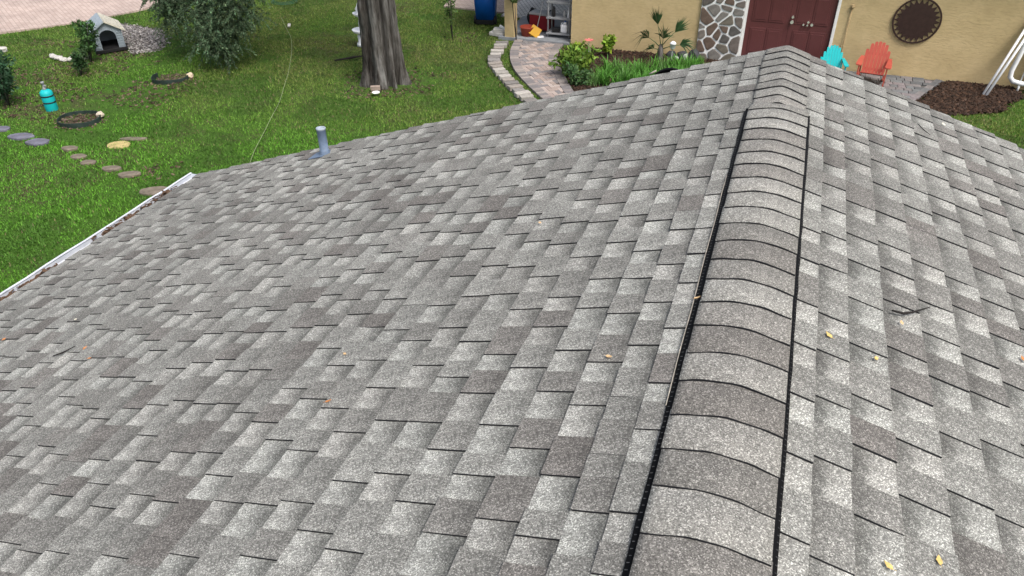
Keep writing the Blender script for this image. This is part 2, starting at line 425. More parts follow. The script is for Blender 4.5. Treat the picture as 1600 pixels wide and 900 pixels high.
for i, c in enumerate(cells):
    P, Fs, uvs = cell_geo(c, i); col = c[6:9]
    if i in big:
        ctr = sum(P, Vector())/len(P); shingle_obj('shingle', [(P, Fs, uvs, col)], roof, ctr)
    else: rest[c[0]].append((P, Fs, uvs, col))
sf = shingle_obj('shingle_field', rest[-1] + rest[1], roof, HL.copy()); sf['kind'] = 'stuff'
# ---- ridge vent and cap shingles
CAPW = (.152, .163)
VENT0, VENT1 = .035, YNEAR
def capz(x, vent):
    r_, hv = (.085, .034) if vent else (.014, .0095)
    return RZ + hv - math.sqrt(x*x + r_*r_)*ST/CT
def cap_piece(y_near, y_far, vent, seed):
    q = random.Random(seed); n = 14
    wl, wr = CAPW[0]*CT, CAPW[1]*CT
    if not vent: wl, wr = wl-.012, wr-.012
    wl += q.uniform(-.002, .002); wr += q.uniform(-.002, .002)
    P, uvs = [], []
    sk = q.uniform(-.007, .007); hb = q.uniform(.005, .0085); yo = q.uniform(-.004, .004); wl += q.uniform(-.003, .003)
    for j, (yy, hh) in enumerate(((y_near, hb), (y_far + .02, -.0015))):
        for layer in (0, 1):
            for i in range(n+1):
                x = -wl + (wl+wr)*i/n
                z = capz(x, vent) + hh - layer*.0075
                P.append(Vector((x, yy + (sk*(x/.15)+yo+.0012*math.sin(x*60+seed) if j == 0 else 0), z + (.0012*math.sin(x*45+seed*2.3) if j == 0 else 0)))); uvs.append((i/n, .8 - .6*j))
    def ix(j, l, i): return (j*2+l)*(n+1)+i
    F_t, F_s = [], []
    for i in range(n):
        F_t.append((ix(0,0,i), ix(0,0,i+1), ix(1,0,i+1), ix(1,0,i)))
        F_s.append((ix(0,1,i), ix(0,1,i+1), ix(0,0,i+1), ix(0,0,i)))
        F_s.append((ix(0,1,i+1), ix(0,1,i), ix(1,1,i), ix(1,1,i+1)))
    F_s.append((ix(0,1,0), ix(0,0,0), ix(1,0,0), ix(1,1,0))); F_s.append((ix(0,0,n), ix(0,1,n), ix(1,1,n), ix(1,0,n)))
    return P, F_t, F_s, uvs
def cap_obj(yn, yf, vent, seed, tone, warm):
    P, Ft, Fs, uvs = cap_piece(yn, yf, vent, seed); c = sum(P, Vector())/len(P)
    me = bpy.data.meshes.new('ridge_cap'); me.from_pydata([p-c for p in P], [], Ft+Fs); me.materials.append(M_SH); me.materials.append(M_EDGE)
    me.polygons.foreach_set('material_index', [0]*len(Ft)+[1]*len(Fs)); me.polygons.foreach_set('use_smooth', [True]*len(Ft)+[False]*len(Fs))
    a = me.color_attributes.new('Col', 'FLOAT_COLOR', 'POINT'); a.data.foreach_set('color', np.array([(tone, .12, warm, 1)]*len(P), np.float32).ravel())
    uvl = me.uv_layers.new(name='UVMap'); li = np.zeros(len(me.loops), np.int32); me.loops.foreach_get('vertex_index', li); uvl.data.foreach_set('uv', np.array(uvs, np.float32)[li].ravel())
    o = bpy.data.objects.new('ridge_cap', me); o.location = c-HL; link(o, roof)
ctone = [(.205,.2),(.235,.1),(.26,.05),(.185,.8),(.20,.5),(.235,.3),(.19,.7),(.255,.2),(.24,.1),(.235,.1),(.17,.4),(.16,.75),(.19,.4),(.245,.1),(.20,.6),(.155,.95),(.22,.3),(.15,1.),(.225,.3),(.165,.5),(.235,.2),(.17,.8),(.23,.3),(.2,.5)]
ec = .1389
k = 0
while -ec*k > YNEAR + .1:
    t_, w_ = ctone[k % len(ctone)]
    cap_obj(-ec*k - ec*0 - .0, -ec*k + ec + .0 if k else .075, True, 500+k, (.20+(t_-.2)*1.1), .3+.6*w_); k += 1
for j in range(8):
    yn = .078 + j*.1325
    cap_obj(yn, min(yn+.131, YFAR+.004-.02) if j < 7 else YFAR-.012, False, 700+j, rr.choice((.20, .225, .185, .235)), rr.uniform(.2, .7))
# vent body under the caps, flanges with ribs
def vent_strip(side):
    w_ = CAPW[0] if side < 0 else CAPW[1]
    bm = NB()
    fl = .0165 if side < 0 else .0125; q = random.Random(90+side)
    ys_ = list(np.arange(VENT0+.012, VENT1, -.09)); rows = []
    for yy in ys_:
        f = fl + q.uniform(-.002, .002)
        rows.append([bm.verts.new(rp(side, a, yy, h)-HL) for a, h in ((.03, .010), (w_-.012, .0155), (w_+.004, .0145), (w_+f, .0105), (w_+f, -.004), (.03, -.004))])
    n = 6
    for r0, r1 in zip(rows[:-1], rows[1:]):
        for i in range(n): bm.faces.new((r0[i], r0[(i+1)%n], r1[(i+1)%n], r1[i]))
    bm.faces.new(rows[0]); bm.faces.new(rows[-1][::-1])
    bmesh.ops.recalc_face_normals(bm, faces=bm.faces)
    return bm_obj('ridge_vent', bm, M_VENT, roof)
for side in (-1, 1):
    vent_strip(side)
    w_ = CAPW[0] if side < 0 else CAPW[1]
    bm = NB(); y = VENT0 - .01; q = random.Random(5+side)
    rot = Matrix(((side*CT, 0, side*ST), (0, 1, 0), (-ST, 0, CT)))
    while y > VENT1:
        box(bm, rp(side, w_+.006+q.uniform(-.001, .001), y, .0125)-HL, (.010, .0018, .004), rot.to_3x3()); y -= .0215*q.uniform(.9, 1.1)
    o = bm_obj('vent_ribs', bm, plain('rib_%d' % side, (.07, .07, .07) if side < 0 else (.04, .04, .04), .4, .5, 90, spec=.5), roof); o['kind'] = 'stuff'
bm = NB(); tube(bm, [rp(-1, CAPW[0]+.0195+.0012*math.sin(i*1.3), -.75 - i*.12, .0105)-HL for i in range(14)], .0018, 5)  # pale strand painting the reflection along the vent's left lip
bm_obj('vent_lip_glint', bm, M_GLINT_FLAP, roof)
# front end plug of the vent
bm = NB(); tube(bm, [Vector((x, VENT0+.016, capz(x, True)-.014))-HL for x in np.linspace(-CAPW[0]*CT-.01, CAPW[1]*CT+.01, 15)], .009, 6)
bm_obj('vent_end', bm, M_VENT, roof)
# lifted edge of underlayment at the far rake
bm = NB(); pts = []
for i in range(9):
    t = i/8; u = .71 + .16*t; z = .011*math.sin(math.pi*t)
    pts.append((u, z))
va = [bm.verts.new(rp(-1, u, YFAR+.008, .004+z*1.3)-HL) for u, z in pts]; vb = [bm.verts.new(rp(-1, u, YFAR+.03, .003+z*1.9)-HL) for u, z in pts]; vc = [bm.verts.new(rp(-1, u, YFAR+.03, -.02)-HL) for u, z in pts]
for i in range(8): bm.faces.new((va[i], va[i+1], vb[i+1], vb[i])); bm.faces.new((vb[i], vb[i+1], vc[i+1], vc[i]))
bm_obj('lifted_flap', bm, M_VENT, roof)
bm = NB(); tube(bm, [rp(-1, .86+.05*t, YFAR+.04,   .018-.014*t)-HL for t in (0, .5, 1)], .007, 6); bm_obj('flap_edge', bm, M_GLINT_FLAP, roof)
# rake trim, fascia, gutter, walls
def beam(name, a, b, wv, hv, mt, parent=house):
    a, b = Vector(a), Vector(b); d = (b-a); L = d.length; d.normalize(); s_ = d.cross(Vector((0, 0, 1))).normalized(); n_ = s_.cross(d)
    M = Matrix((s_, d, n_)).transposed()
    bm = NB(); box(bm, (a+b)/2 - HL, (wv, L, hv), M); return bm_obj(name, bm, mt, parent)
for side, ue in ((-1, UE_L), (1, UE_R)):
    beam('rake_trim', rp(side, .03, YFAR-.025, -.13), rp(side, ue-.03, YFAR-.025, -.13), .025, .16, M_TRIM)
    beam('drip_edge', rp(side, .02, YFAR-.006, -.034), rp(side, ue-.03, YFAR-.006, -.034), .006, .03, M_GUT)
    beam('fascia', rp(side, ue-.045, YFAR-.05, -.12), rp(side, ue-.045, YNEAR, -.12), .02, .17, M_TRIM)
bm = NB()                                           # cream walls with a gable end
prof = [(-UE_L*CT+.55, 0), (UE_R*CT-.55, 0), (UE_R*CT-.55, RZ-(UE_R-.58)*ST-.12), (0, RZ-.12), (-UE_L*CT+.55, RZ-(UE_L-.58)*ST-.12)]
lo = [bm.verts.new(Vector((x, YNEAR+.5, z-.1))-HL) for x, z in prof]; hi = [bm.verts.new(Vector((x, YFAR-.4, z-.1))-HL) for x, z in prof]
bm.faces.new(lo); bm.faces.new(hi[::-1])
for i in (1, 4): bm.faces.new((lo[i], hi[i], hi[(i+1)%5], lo[(i+1)%5]))
bmesh.ops.recalc_face_normals(bm, faces=bm.faces); bm_obj('wall', bm, M_WALL2, house)
# gutter: open trough
UX, UZ = rp(-1, UE_L, 0).x, rp(-1, UE_L, 0).z
gp = [(.035, -.005), (.03, -.10), (-.055, -.10), (-.095, -.045), (-.095, -.012), (-.112, -.012), (-.112, -.004), (-.091, -.004)]
bm = NB(); rows = []
ys = list(np.linspace(YFAR+.012, YNEAR, 40)); gq = random.Random(3)
for yy in ys:
    dx, dz = gq.uniform(-.003, .003), gq.uniform(-.003, .003)
    rows.append([bm.verts.new(Vector((UX+a+dx, yy, UZ+b+dz))-HL) for a, b in gp])
for r0, r1 in zip(rows[:-1], rows[1:]):
    for i in range(len(gp)-1): bm.faces.new((r0[i], r0[i+1], r1[i+1], r1[i]))
bm.faces.new(rows[0][:5])
gut = bm_obj('gutter', bm, M_GUT, house)
md = gut.modifiers.new('s', 'SOLIDIFY'); md.thickness = .002
bm = NB(); q = random.Random(11)
y = YFAR-.3
while y > YNEAR:
    dens = .5+.5*math.sin(y*4.1)+.4*math.sin(y*9.7+1)
    if dens > .35:
        for _ in range(int(5+dens*9)):
            c = Vector((UX - .04 + q.uniform(-.05, .06), y+q.uniform(-.04, .04), UZ - .03 + q.uniform(-.02, .035)*min(1, dens)))
            rot = Matrix.Rotation(q.uniform(0, 6.3), 3, 'Z') @ Matrix.Rotation(q.uniform(-.5, .5), 3, 'X')
            box(bm, c-HL, (q.uniform(.012, .03), q.uniform(.02, .06), .003), rot)
    y -= .05
o = bm_obj('gutter_debris', bm, palette('rotting_leaf', [(.12, .07, .045), (.09, .055, .035)], .9, .5, 20), house); o['kind'] = 'stuff'
bm = NB(); q = random.Random(12); y = YFAR-.3                # packed silt at the bottom of the trough
box(bm, Vector((UX-.03, (YFAR-.25+YNEAR)/2, UZ-.088))-HL, (.11, YFAR-.25-YNEAR, .02)); bm_obj('gutter_silt', bm, plain('silt', (.10, .085, .07), .95, .4, 6), house)
# plumbing vent pipe
PB = rp(-1, 3.61, .898)
bm = NB(); lathe(bm, [(.037, -.1), (.037, .0), (.036, .02), (.0395, .022), (.0395, .028), (.036, .03), (.0395, .04), (.0395, .046), (.036, .048), (.036, .215), (.038, .217), (.038, .232), (.031, .232), (.031, .12)], 20, tuple(PB-HL))
pipe = bm_obj('vent_pipe', bm, M_PIPE, house)
bm = NB(); rot = Matrix(((-CT, 0, -ST), (0, 1, 0), (-ST, 0, CT)))
box(bm, rp(-1, 3.66, .895, .013)-HL, (.15, .14, .004), rot.to_3x3()); bm_obj('flashing', bm, M_PIPE, pipe)
bm = NB(); lathe(bm, [(.07, -.03), (.05, .0), (.041, .03), (.037, .045)], 20, tuple(PB-HL)); bm_obj('boot', bm, M_PIPE, pipe)
bm = NB(); lathe(bm, [(.0385, .224), (.0395, .236), (.033, .238), (.03, .226)], 20, tuple(PB-HL)); bm_obj('pipe_rim', bm, plain('pale_pipe_rim', (.30, .35, .40), .5), pipe)

# ================================================================== FAR HOUSE
YW = 13.74
fh = tag(empty('house', (-1, 15.5, 0)), 'tan stucco house with maroon double door beyond the roof ridge', 'house'); FL = Vector((-1, 15.5, 0))
def wbox(bm, x0, x1, y0, y1, z0, z1, bev=0, mi=0, L=FL): box(bm, Vector(((x0+x1)/2, (y0+y1)/2, (z0+z1)/2))-L, (x1-x0, y1-y0, z1-z0), bev=bev, mi=mi)
bm = NB()
wbox(bm, -4.87, -.93, YW, YW+.2, -.1, 2.6); wbox(bm, .99, 9.5, YW, YW+.2, -.1, 2.6); wbox(bm, -.93, .99, YW, YW+.2, 2.13, 2.6)
wbox(bm, -4.87, -4.67, YW+.2, 19, -.1, 2.6)
bm_obj('wall', bm, M_STUC, fh)
bm = NB(); wbox(bm, -6.585, -6.335, YW+.02, YW+.27, 0, 2.6, .012); bm_obj('post', bm, M_STUC, fh)
bm = NB(); wbox(bm, -6.75, -4.86, YW+.0, 15.7, -.1, .06, .008); bm_obj('porch_floor', bm, M_CONC, fh)
bm = NB()                                            # roof of the far house
prof = [(YW-.35, 2.60), (YW-.35, 2.70), (YW+3.6, 4.0), (YW+7.8, 2.62), (YW+7.8, 2.52), (YW+3.6, 3.88)]
lo = [bm.verts.new(Vector((-7.2, a, b))-FL) for a, b in prof]; hi = [bm.verts.new(Vector((10, a, b))-FL) for a, b in prof]
bm.faces.new(lo); bm.faces.new(hi[::-1])
for i in range(6): bm.faces.new((lo[i], lo[(i+1)%6], hi[(i+1)%6], hi[i]))
bmesh.ops.recalc_face_normals(bm, faces=bm.faces); bm_obj('roof', bm, plain('brown_roof', (.16, .14, .12), .9, .3, 10), fh)
# double door with white frame
bm = NB(); wbox(bm, -.93, -.87, YW-.02, YW+.15, -.02, 2.13, .006); wbox(bm, .93, .99, YW-.02, YW+.15, -.02, 2.13, .006); wbox(bm, -.869, .929, YW-.018, YW+.15, 2.06, 2.128, .006)
bm_obj('door_frame', bm, M_TRIM, fh)
for sx, x0, x1 in ((0, -.866, .029), (1, .031, .926)):
    bm = NB(); wbox(bm, x0, x1, YW+.035, YW+.075, .02, 2.055, .004); door = bm_obj('door', bm, M_DOOR, fh)
    for cx in (x0+.27, x1-.27):
        for z0, z1 in ((.20, .78), (.92, 1.50), (1.62, 1.92)):
            bm = NB(); c = Vector((cx, YW+.032, (z0+z1)/2))-FL
            box(bm, c, (.33, .016, z1-z0), bev=.007); box(bm, c+Vector((0, -.008, 0)), (.25, .014, z1-z0-.09), bev=.006)
            bm_obj('panel', bm, M_DOOR, door)
for x, z, r_ in ((.085, 1.07, .026), (.085, .965, .036), (.33, .93, .02), (.42, .99, .024), (.50, .94, .030), (.41, .925, .018)):
    bm = NB(); 
    tube(bm, [Vector((x, YW+.036, z))-FL, Vector((x, YW-.0, z))-FL, Vector((x, YW-.03, z))-FL], [r_*.9, r_*.6, r_], 12); bm_obj('knob', bm, M_SILVER, fh)
# field-stone facing: irregular stones in white mortar
bm = NB(); wbox(bm, -1.87, -.935, YW-.05, YW-.001, -.05, 2.6); ven = bm_obj('stone_facing', bm, M_MORTAR, fh)
def clip(poly, p, n):
    outp = []
    for i in range(len(poly)):
        a, b = poly[i], poly[(i+1) % len(poly)]
        da = (a[0]-p[0])*n[0]+(a[1]-p[1])*n[1]; db = (b[0]-p[0])*n[0]+(b[1]-p[1])*n[1]
        if da <= 0: outp.append(a)
        if (da < 0 < db) or (db < 0 < da):
            t = da/(da-db); outp.append((a[0]+(b[0]-a[0])*t, a[1]+(b[1]-a[1])*t))
    return outp
def voronoi(x0, x1, z0, z1, step, gap, q, jit=.42):
    pts = []; r_ = 0; z = z0 - step/2
    while z < z1 + step:
        x = x0 - step + (step*.5 if r_ % 2 else 0)
        while x < x1 + step: pts.append((x+q.uniform(-jit, jit)*step, z+q.uniform(-jit, jit)*step)); x += step*1.05
        z += step*.95; r_ += 1
    res = []
    for i, p in enumerate(pts):
        if not (x0 < p[0] < x1 and z0 < p[1] < z1): continue
        poly = [(x0, z0), (x1, z0), (x1, z1), (x0, z1)]
        for j, s in enumerate(pts):
            if i == j or not (x0 < s[0] < x1 and z0 < s[1] < z1): continue
            d = math.hypot(s[0]-p[0], s[1]-p[1])
            if d > step*3: continue
            n = ((s[0]-p[0])/d, (s[1]-p[1])/d); mid = ((p[0]+s[0])/2 - n[0]*gap/2, (p[1]+s[1])/2 - n[1]*gap/2)
            poly = clip(poly, mid, n)
            if len(poly) < 3: break
        if len(poly) >= 3: res.append(poly)
    return res
def round_poly(poly, q, it=2):
    for _ in range(it):
        new = []
        for i in range(len(poly)):
            a, b = poly[i], poly[(i+1) % len(poly)]; new += [(a[0]*.85+b[0]*.15, a[1]*.85+b[1]*.15), (a[0]*.15+b[0]*.85, a[1]*.15+b[1]*.85)]
        poly = new
    return poly
q = random.Random(15)
for poly in voronoi(-1.865, -.94, -.04, 2.58, .235, .036, q, .5):
    poly = round_poly(poly, q, 1); cx = sum(p[0] for p in poly)/len(poly); cz = sum(p[1] for p in poly)/len(poly)
    bm = NB(); d = q.uniform(.010, .028)
    prof = [(1.0, 0.), (.97, d*.75), (.86, d)]; rings = []
    for s, dd in prof: rings.append([bm.verts.new(((p[0]-cx)*s, -dd, (p[1]-cz)*s)) for p in poly])
    n = len(poly)
    for a, b in zip(rings[:-1], rings[1:]):
        for i in range(n): bm.faces.new((a[i], a[(i+1)%n], b[(i+1)%n], b[i]))
    bm.faces.new(rings[-1])
    bm_obj('stone', bm, M_STONE, ven, Vector((cx, YW-.051, cz))-FL)

# sun wall art
sa = tag(empty('wall_ornament', (2.5, YW-.02, 1.19)), 'round dark bronze sun ornament hanging on the tan wall', 'wall ornament')
def ring(bm, r0, r1, d, n=48):
    vs_ = [[bm.verts.new((r_*math.cos(2*math.pi*k/n), y, r_*math.sin(2*math.pi*k/n))) for k in range(n)] for r_, y in ((r1, 0), (r1, -d), (r0, -d), (r0, 0))]
    for a in range(4):
        A, B = vs_[a], vs_[(a+1) % 4]
        for k in range(n): bm.faces.new((A[k], A[(k+1)%n], B[(k+1)%n], B[k]))
    bmesh.ops.recalc_face_normals(bm, faces=bm.faces)
bm = NB(); ring(bm, .425, .46, .02); bm_obj('rim', bm, M_SUNART, sa)
bm = NB(); vv = []
prof = [(.345, 0), (.345, -.010), (.30, -.012), (.10, -.014), (.001, -.015)]
rows = [[bm.verts.new((r_*math.cos(2*math.pi*k/48), y, r_*math.sin(2*math.pi*k/48))) for k in range(48)] for r_, y in prof]
for A, B in zip(rows[:-1], rows[1:]):
    for k in range(48): bm.faces.new((A[k], A[(k+1)%48], B[(k+1)%48], B[k]))
bmesh.ops.recalc_face_normals(bm, faces=bm.faces); bm_obj('disc', bm, M_SUNART, sa)
for k in range(24):
    a = 2*math.pi*k/24; bm = NB(); M = Matrix.Rotation(-a, 4, 'Y') @ Matrix.Rotation(R(90), 4, 'X')
    prism(bm, [(.335, -.043), (.432, 0), (.335, .043)], .001, .011, M=M); bm_obj('ray', bm, M_SUNART, sa)
# thin pole leaning on the wall
bm = NB(); tube(bm, [(1.20, YW-.05, 0), (1.215, YW-.035, .7), (1.22, YW-.02, 1.36)], .011, 6)
lathe(bm, [(.03, 1.34), (.036, 1.38), (.028, 1.42), (.01, 1.44)], 10, (1.22, YW-.04, 0))
tag(bm_obj('pole', bm, plain('tan_wood', (.38, .28, .15), .8)), 'thin tan pole leaning on the wall beside the maroon door', 'pole')

# ---- adirondack chairs
def adirondack(x, y, rz, mt, label, sc=1.):
    t = tag(empty('adirondack_chair', (x, y, .03), rz), label, 'chair', 'adirondack chairs by the front door'); t.scale = (sc, sc, sc)
    # faces -Y
    n = 7
    for i in range(n):
        a = (i-(n-1)/2); wx = .074; fan = a*.010
        top = .92 - .016*a*a - (.05 if abs(a) == 3 else 0)
        Mx = Matrix.Translation((a*.071, .17+.004*abs(a), .22)) @ Matrix.Rotation(R(-22), 4, 'X') @ Matrix.Rotation(fan, 4, 'Y')
        bm = NB(); L = top-.20
        pl = [(-wx/2*.85, 0), (wx/2*.85, 0), (wx/2, L*.85), (wx/2*.85, L-.012), (wx*.2, L), (-wx*.2, L), (-wx/2*.85, L-.012), (-wx/2, L*.85)]
        prism(bm, pl, -.011, .011, M=Mx @ Matrix.Rotation(R(90), 4, 'X')); bm_obj('back_slat', bm, mt, t)
    bm = NB()
    for zz, wd in ((.30, .44), (.62, .50)):
        box(bm, (0, .17+.022+(zz-.22)*math.tan(R(22)), zz), (wd, .022, .06), Matrix.Rotation(R(-22), 3, 'X'))
    bm_obj('back_rail', bm, mt, t)
    for i in range(6):
        s = i/5; bm = NB(); box(bm, (0, -.32+.46*s, .375-.16*s), (.50, .082, .02), Matrix.Rotation(R(-19), 3, 'X'), .004); bm_obj('seat_slat', bm, mt, t)
    for sx in (-1, 1):
        bm = NB()   # arm with a rounded paddle front, curving down to the leg
        pl = [(-.045, .34), (.03, .34), (.06, .0), (.075, -.33), (.05, -.40), (-.03, -.40), (-.06, -.33), (-.05, .0)]
        prism(bm, [(sx*.30+p[0]*(1 if sx > 0 else -1), p[1]) for p in (pl if sx > 0 else pl[::-1])], .535, .558); bm_obj('arm', bm, mt, t)
        bm = NB(); box(bm, (sx*.295, -.33, .267), (.03, .10, .534), None, .006); bm_obj('front_leg', bm, mt, t)
        bm = NB(); Mx = Matrix(((0, 0, 1, sx*.262), (1, 0, 0, 0), (0, 1, 0, 0), (0, 0, 0, 1)))
        prism(bm, [(-.38, .28), (-.36, .38), (.15, .19), (.56, .05), (.56, 0), (.44, 0), (.1, .10)], -.013, .013, M=Mx); bm_obj('rear_leg', bm, mt, t)
        bm = NB(); box(bm, (sx*.285, .30, .35), (.028, .07, .38), None, .005); bm_obj('arm_support', bm, mt, t)
    return t
adirondack(1.06, 13.0, R(6), M_TURQ, 'turquoise adirondack chair peeking above the ridge next to the door frame', .73)
adirondack(1.84, 12.93, R(-8), M_CORAL, 'coral red adirondack chair below the round sun ornament', .90)

# ---- front patio of slate-grey pavers, mulch bed, poles, lounger
pat = sheet('front_patio', [(-.95, YW-.001), (3.37, YW-.001), (2.62, 12.1), (2.1, 11.3), (-.95, 11.3)], .012, plain('joint_sand', (.10, .095, .09), .95), thick=.12)
q = random.Random(31)
def in_patio(x, y): return -.95 < x and 11.35 < y < YW-.01 and (x-3.33)*(12.1-13.73) - (y-13.73)*(2.6-3.33) > 0
y = 11.4
cnt = 0
while y < YW-.05:
    x = -.9 + q.uniform(-.2, 0); hh = .155
    while x < 3.3:
        wd = q.choice((.155, .155, .235, .31))
        cx, cy = x+wd/2, y+hh/2
        ok = all(in_patio(a, b) for a, b in ((x, y), (x+wd, y), (x, y+hh), (x+wd, y+hh)))
        if ok:
            bm = NB(); s = (wd-.012, hh-.012); 
            box(bm, (0, 0, .012), (s[0], s[1], .03), bev=.006); bm_obj('paver', bm, M_PATIO, pat, (cx, cy, .012+q.uniform(0, .003))); cnt += 1
        x += wd
    y += hh
# edge course along the diagonal
a, b = Vector((3.33, 13.70)), Vector((2.60, 12.1)); d = (b-a).normalized(); n = int((b-a).length/.24)
for i in range(n):
    c = a + d*(i+.5)*.24; bm = NB(); box(bm, (0, 0, .012), (.23, .13, .034), bev=.006)
    bm_obj('edge_paver', bm, M_PATIO, pat, (c.x-.075, c.y-.0, .016), rz=math.atan2(d.y, d.x))
def chips(name, inside, bb, n, size, cols, z, seed, label=None, cat=None, h=.03):
    r = np.random.default_rng(seed); P = []
    x = r.uniform(bb[0], bb[1], n*4); y = r.uniform(bb[2], bb[3], n*4)
    ok = np.array([inside(a, b) for a, b in zip(x, y)]); x, y = x[ok][:n], y[ok][:n]; n = len(x); x = x + r.normal(0, .06, n); y = np.where(y > 13.5, y, y + r.normal(0, .06, n))
    z_ = (gz(x, y) if z is None else np.full(n, z)) + r.random(n)*h
    a = r.uniform(0, 6.28, n); L = r.uniform(size[0], size[1], n); W = L*r.uniform(.25, .6, n); tl = r.uniform(-.5, .5, n); t2 = r.uniform(-.5, .5, n)
    c, s = np.cos(a), np.sin(a)
    base = np.array([(-1, -1), (1, -1), (1, 1), (-1, 1)])*.5
    VV = []
    for k, (u_, v_) in enumerate(base):
        lx, ly = u_*L, v_*W
        VV.append(np.stack([x+lx*c-ly*s, y+lx*s+ly*c, z_ + lx*tl + ly*t2], 1))
    top = np.stack(VV, 1); bot = top - np.array([0, 0, 1])*(.004 + .3*W)[:, None, None]
    V = np.concatenate([top, bot], 1).reshape(-1, 3)
    i0 = (np.arange(n)*8)[:, None]
    F = np.concatenate([i0+np.array(f) for f in ((0, 1, 2, 3), (0, 4, 5, 1), (1, 5, 6, 2), (2, 6, 7, 3), (3, 7, 4, 0))], 0)
    cc = np.array(cols)[r.integers(0, len(cols), n)]*r.uniform(.7, 1.25, (n, 1))
    return attr_mesh(name, V, F, np.repeat(cc, 8, 0), M_BARKCHIP)
MULC = [(.05, .028, .018), (.035, .02, .014), (.075, .043, .028), (.028, .018, .013), (.06, .04, .03)]
def pip(poly):
    def f(x, y):
        r = False; j = len(poly)-1
        for i in range(len(poly)):
            xi, yi = poly[i]; xj, yj = poly[j]
            if (yi > y) != (yj > y) and x < (xj-xi)*(y-yi)/(yj-yi)+xi: r = not r
            j = i
        return r
    return f
mulch_poly = [(3.42, 13.72), (4.6, 13.72), (4.75, 13.2), (4.35, 12.75), (4.25, 12.3), (3.7, 12.0), (2.9, 11.6), (2.35, 11.4), (2.72, 12.1)]
in_mulch = pip(mulch_poly)
sheet('mulch_bed', mulch_poly, .012, plain('mulch_soil', (.035, .022, .016), .95, .4, 9), thick=.05)
tag(chips('mulch', in_mulch, (2.3, 4.8, 11.4, 13.75), 5200, (.03, .10), MULC, .012, 4), 'dark brown bark mulch below the tan wall', 'mulch', kind='stuff')
for p0, p1, lab in (((3.99, 13.03, .03), (4.52, 13.70, 1.42), 'white pipe leaning on the tan wall, left one of the pair'), ((4.045, 13.0, .03), (4.66, 13.70, 1.55), 'white pipe leaning on the tan wall, nearer the lounger')):
    bm = NB(); tube(bm, [p0, p1], .026, 10); tube(bm, [Vector(p1)-(Vector(p1)-Vector(p0)).normalized()*.06, Vector(p1)], .031, 10)
    tag(bm_obj('white_pipe', bm, M_WHITEP), lab, 'pipe', 'white pipes leaning on the wall')
# white lounger standing on its edge against the wall
lg = tag(empty('sun_lounger', (5.3, 13.5, 0)), 'white framed lounger with blue sling stood up against the wall', 'sun lounger')
fr = [(4.66, 1.75), (4.54, 1.0), (4.46, .42), (4.47, .29), (4.54, .21), (4.70, .175), (5.3, .17), (5.75, .17), (5.9, .22), (5.96, .36), (5.96, 1.0), (5.93, 1.75), (5.8, 1.86), (4.85, 1.86), (4.66, 1.75)]
bm = NB(); tube(bm, [Vector((x, 13.50 + .1*(z/1.8), z))-Vector((5.3, 13.5, 0)) for x, z in fr], .048, 10); bm_obj('frame', bm, M_WHITEP, lg)
bm = NB()
for xx in (4.68,): tube(bm, [Vector((xx+.06*(z-.2), 13.5+.1*z/1.8, z))-Vector((5.3, 13.5, 0)) for z in (.2, 1.0, 1.84)], .014, 8)
bm_obj('side_rail', bm, M_WHITEP, lg)
for i in range(9):
    bm = NB(); z = .30+.17*i; box(bm, Vector((5.31, 13.515+.1*z/1.8, z))-Vector((5.3, 13.5, 0)), (1.10, .012, .13), Matrix.Rotation(R(-3), 3, 'X')); bm_obj('sling_strap', bm, M_BLUE if i % 3 != 2 else M_WHITEP, lg)
for sx in (4.68, 5.85):
    bm = NB(); tube(bm, [Vector((sx, 13.50, .19))-Vector((5.3, 13.5, 0)), Vector((sx, 13.49, .0))-Vector((5.3, 13.5, 0))], .022, 8); bm_obj('foot', bm, M_WHITEP, lg)

# ================================================================== PATH
def spline(pts, n):
    pts = np.array(pts, float); d = np.r_[0, np.cumsum(np.hypot(*np.diff(pts, axis=0).T))]; t = np.linspace(0, d[-1], n)
    P = np.stack([np.interp(t, d, pts[:, 0]), np.interp(t, d, pts[:, 1])], 1)
    for _ in range(6): P[1:-1] = (P[:-2] + 2*P[1:-1] + P[2:])/4
    return P
PL = spline([(-6.3, 13.73), (-6.13, 12.88), (-5.89, 12.21), (-5.58, 11.61), (-5.21, 11.07), (-4.78, 10.51), (-4.37, 10.03), (-3.7, 9.3), (-2.8, 8.5)], 60)
PR = spline([(-5.05, 13.73), (-5.0, 13.12), (-4.86, 12.54), (-4.57, 11.93), (-4.21, 11.19), (-3.9, 10.6), (-3.45, 9.95), (-2.9, 9.35), (-2.1, 8.7)], 60)
poly = [tuple(p) for p in PL] + [tuple(p) for p in PR[::-1]]
path = sheet('path', poly, .006, plain('path_sand', (.16, .14, .12), .95), thick=.1)
in_path = pip(poly)
cell = .1025
q = random.Random(41); hb = R(40); ch, sh = math.cos(hb), math.sin(hb)
pm = bpy.data.meshes.new('paver'); bm = NB(); box(bm, (0, 0, 0), (.2, .096, .04), bev=.005); bm.to_mesh(pm); bm.free(); pm.materials.append(M_PAVER)
n = 0
def herring(cx, cy, hw):
    """45-degree herringbone of 2:1 pavers on a unit-cell lattice"""
    res = []
    for i in range(-hw, hw):
        for j in range(-hw, hw):
            k = (i - j) % 4
            if k == 0: res.append((cx+(i+1)*cell, cy+(j+.5)*cell, 0))
            elif k == 3: res.append((cx+(i+.5)*cell, cy+(j+1)*cell, 1))
    return res
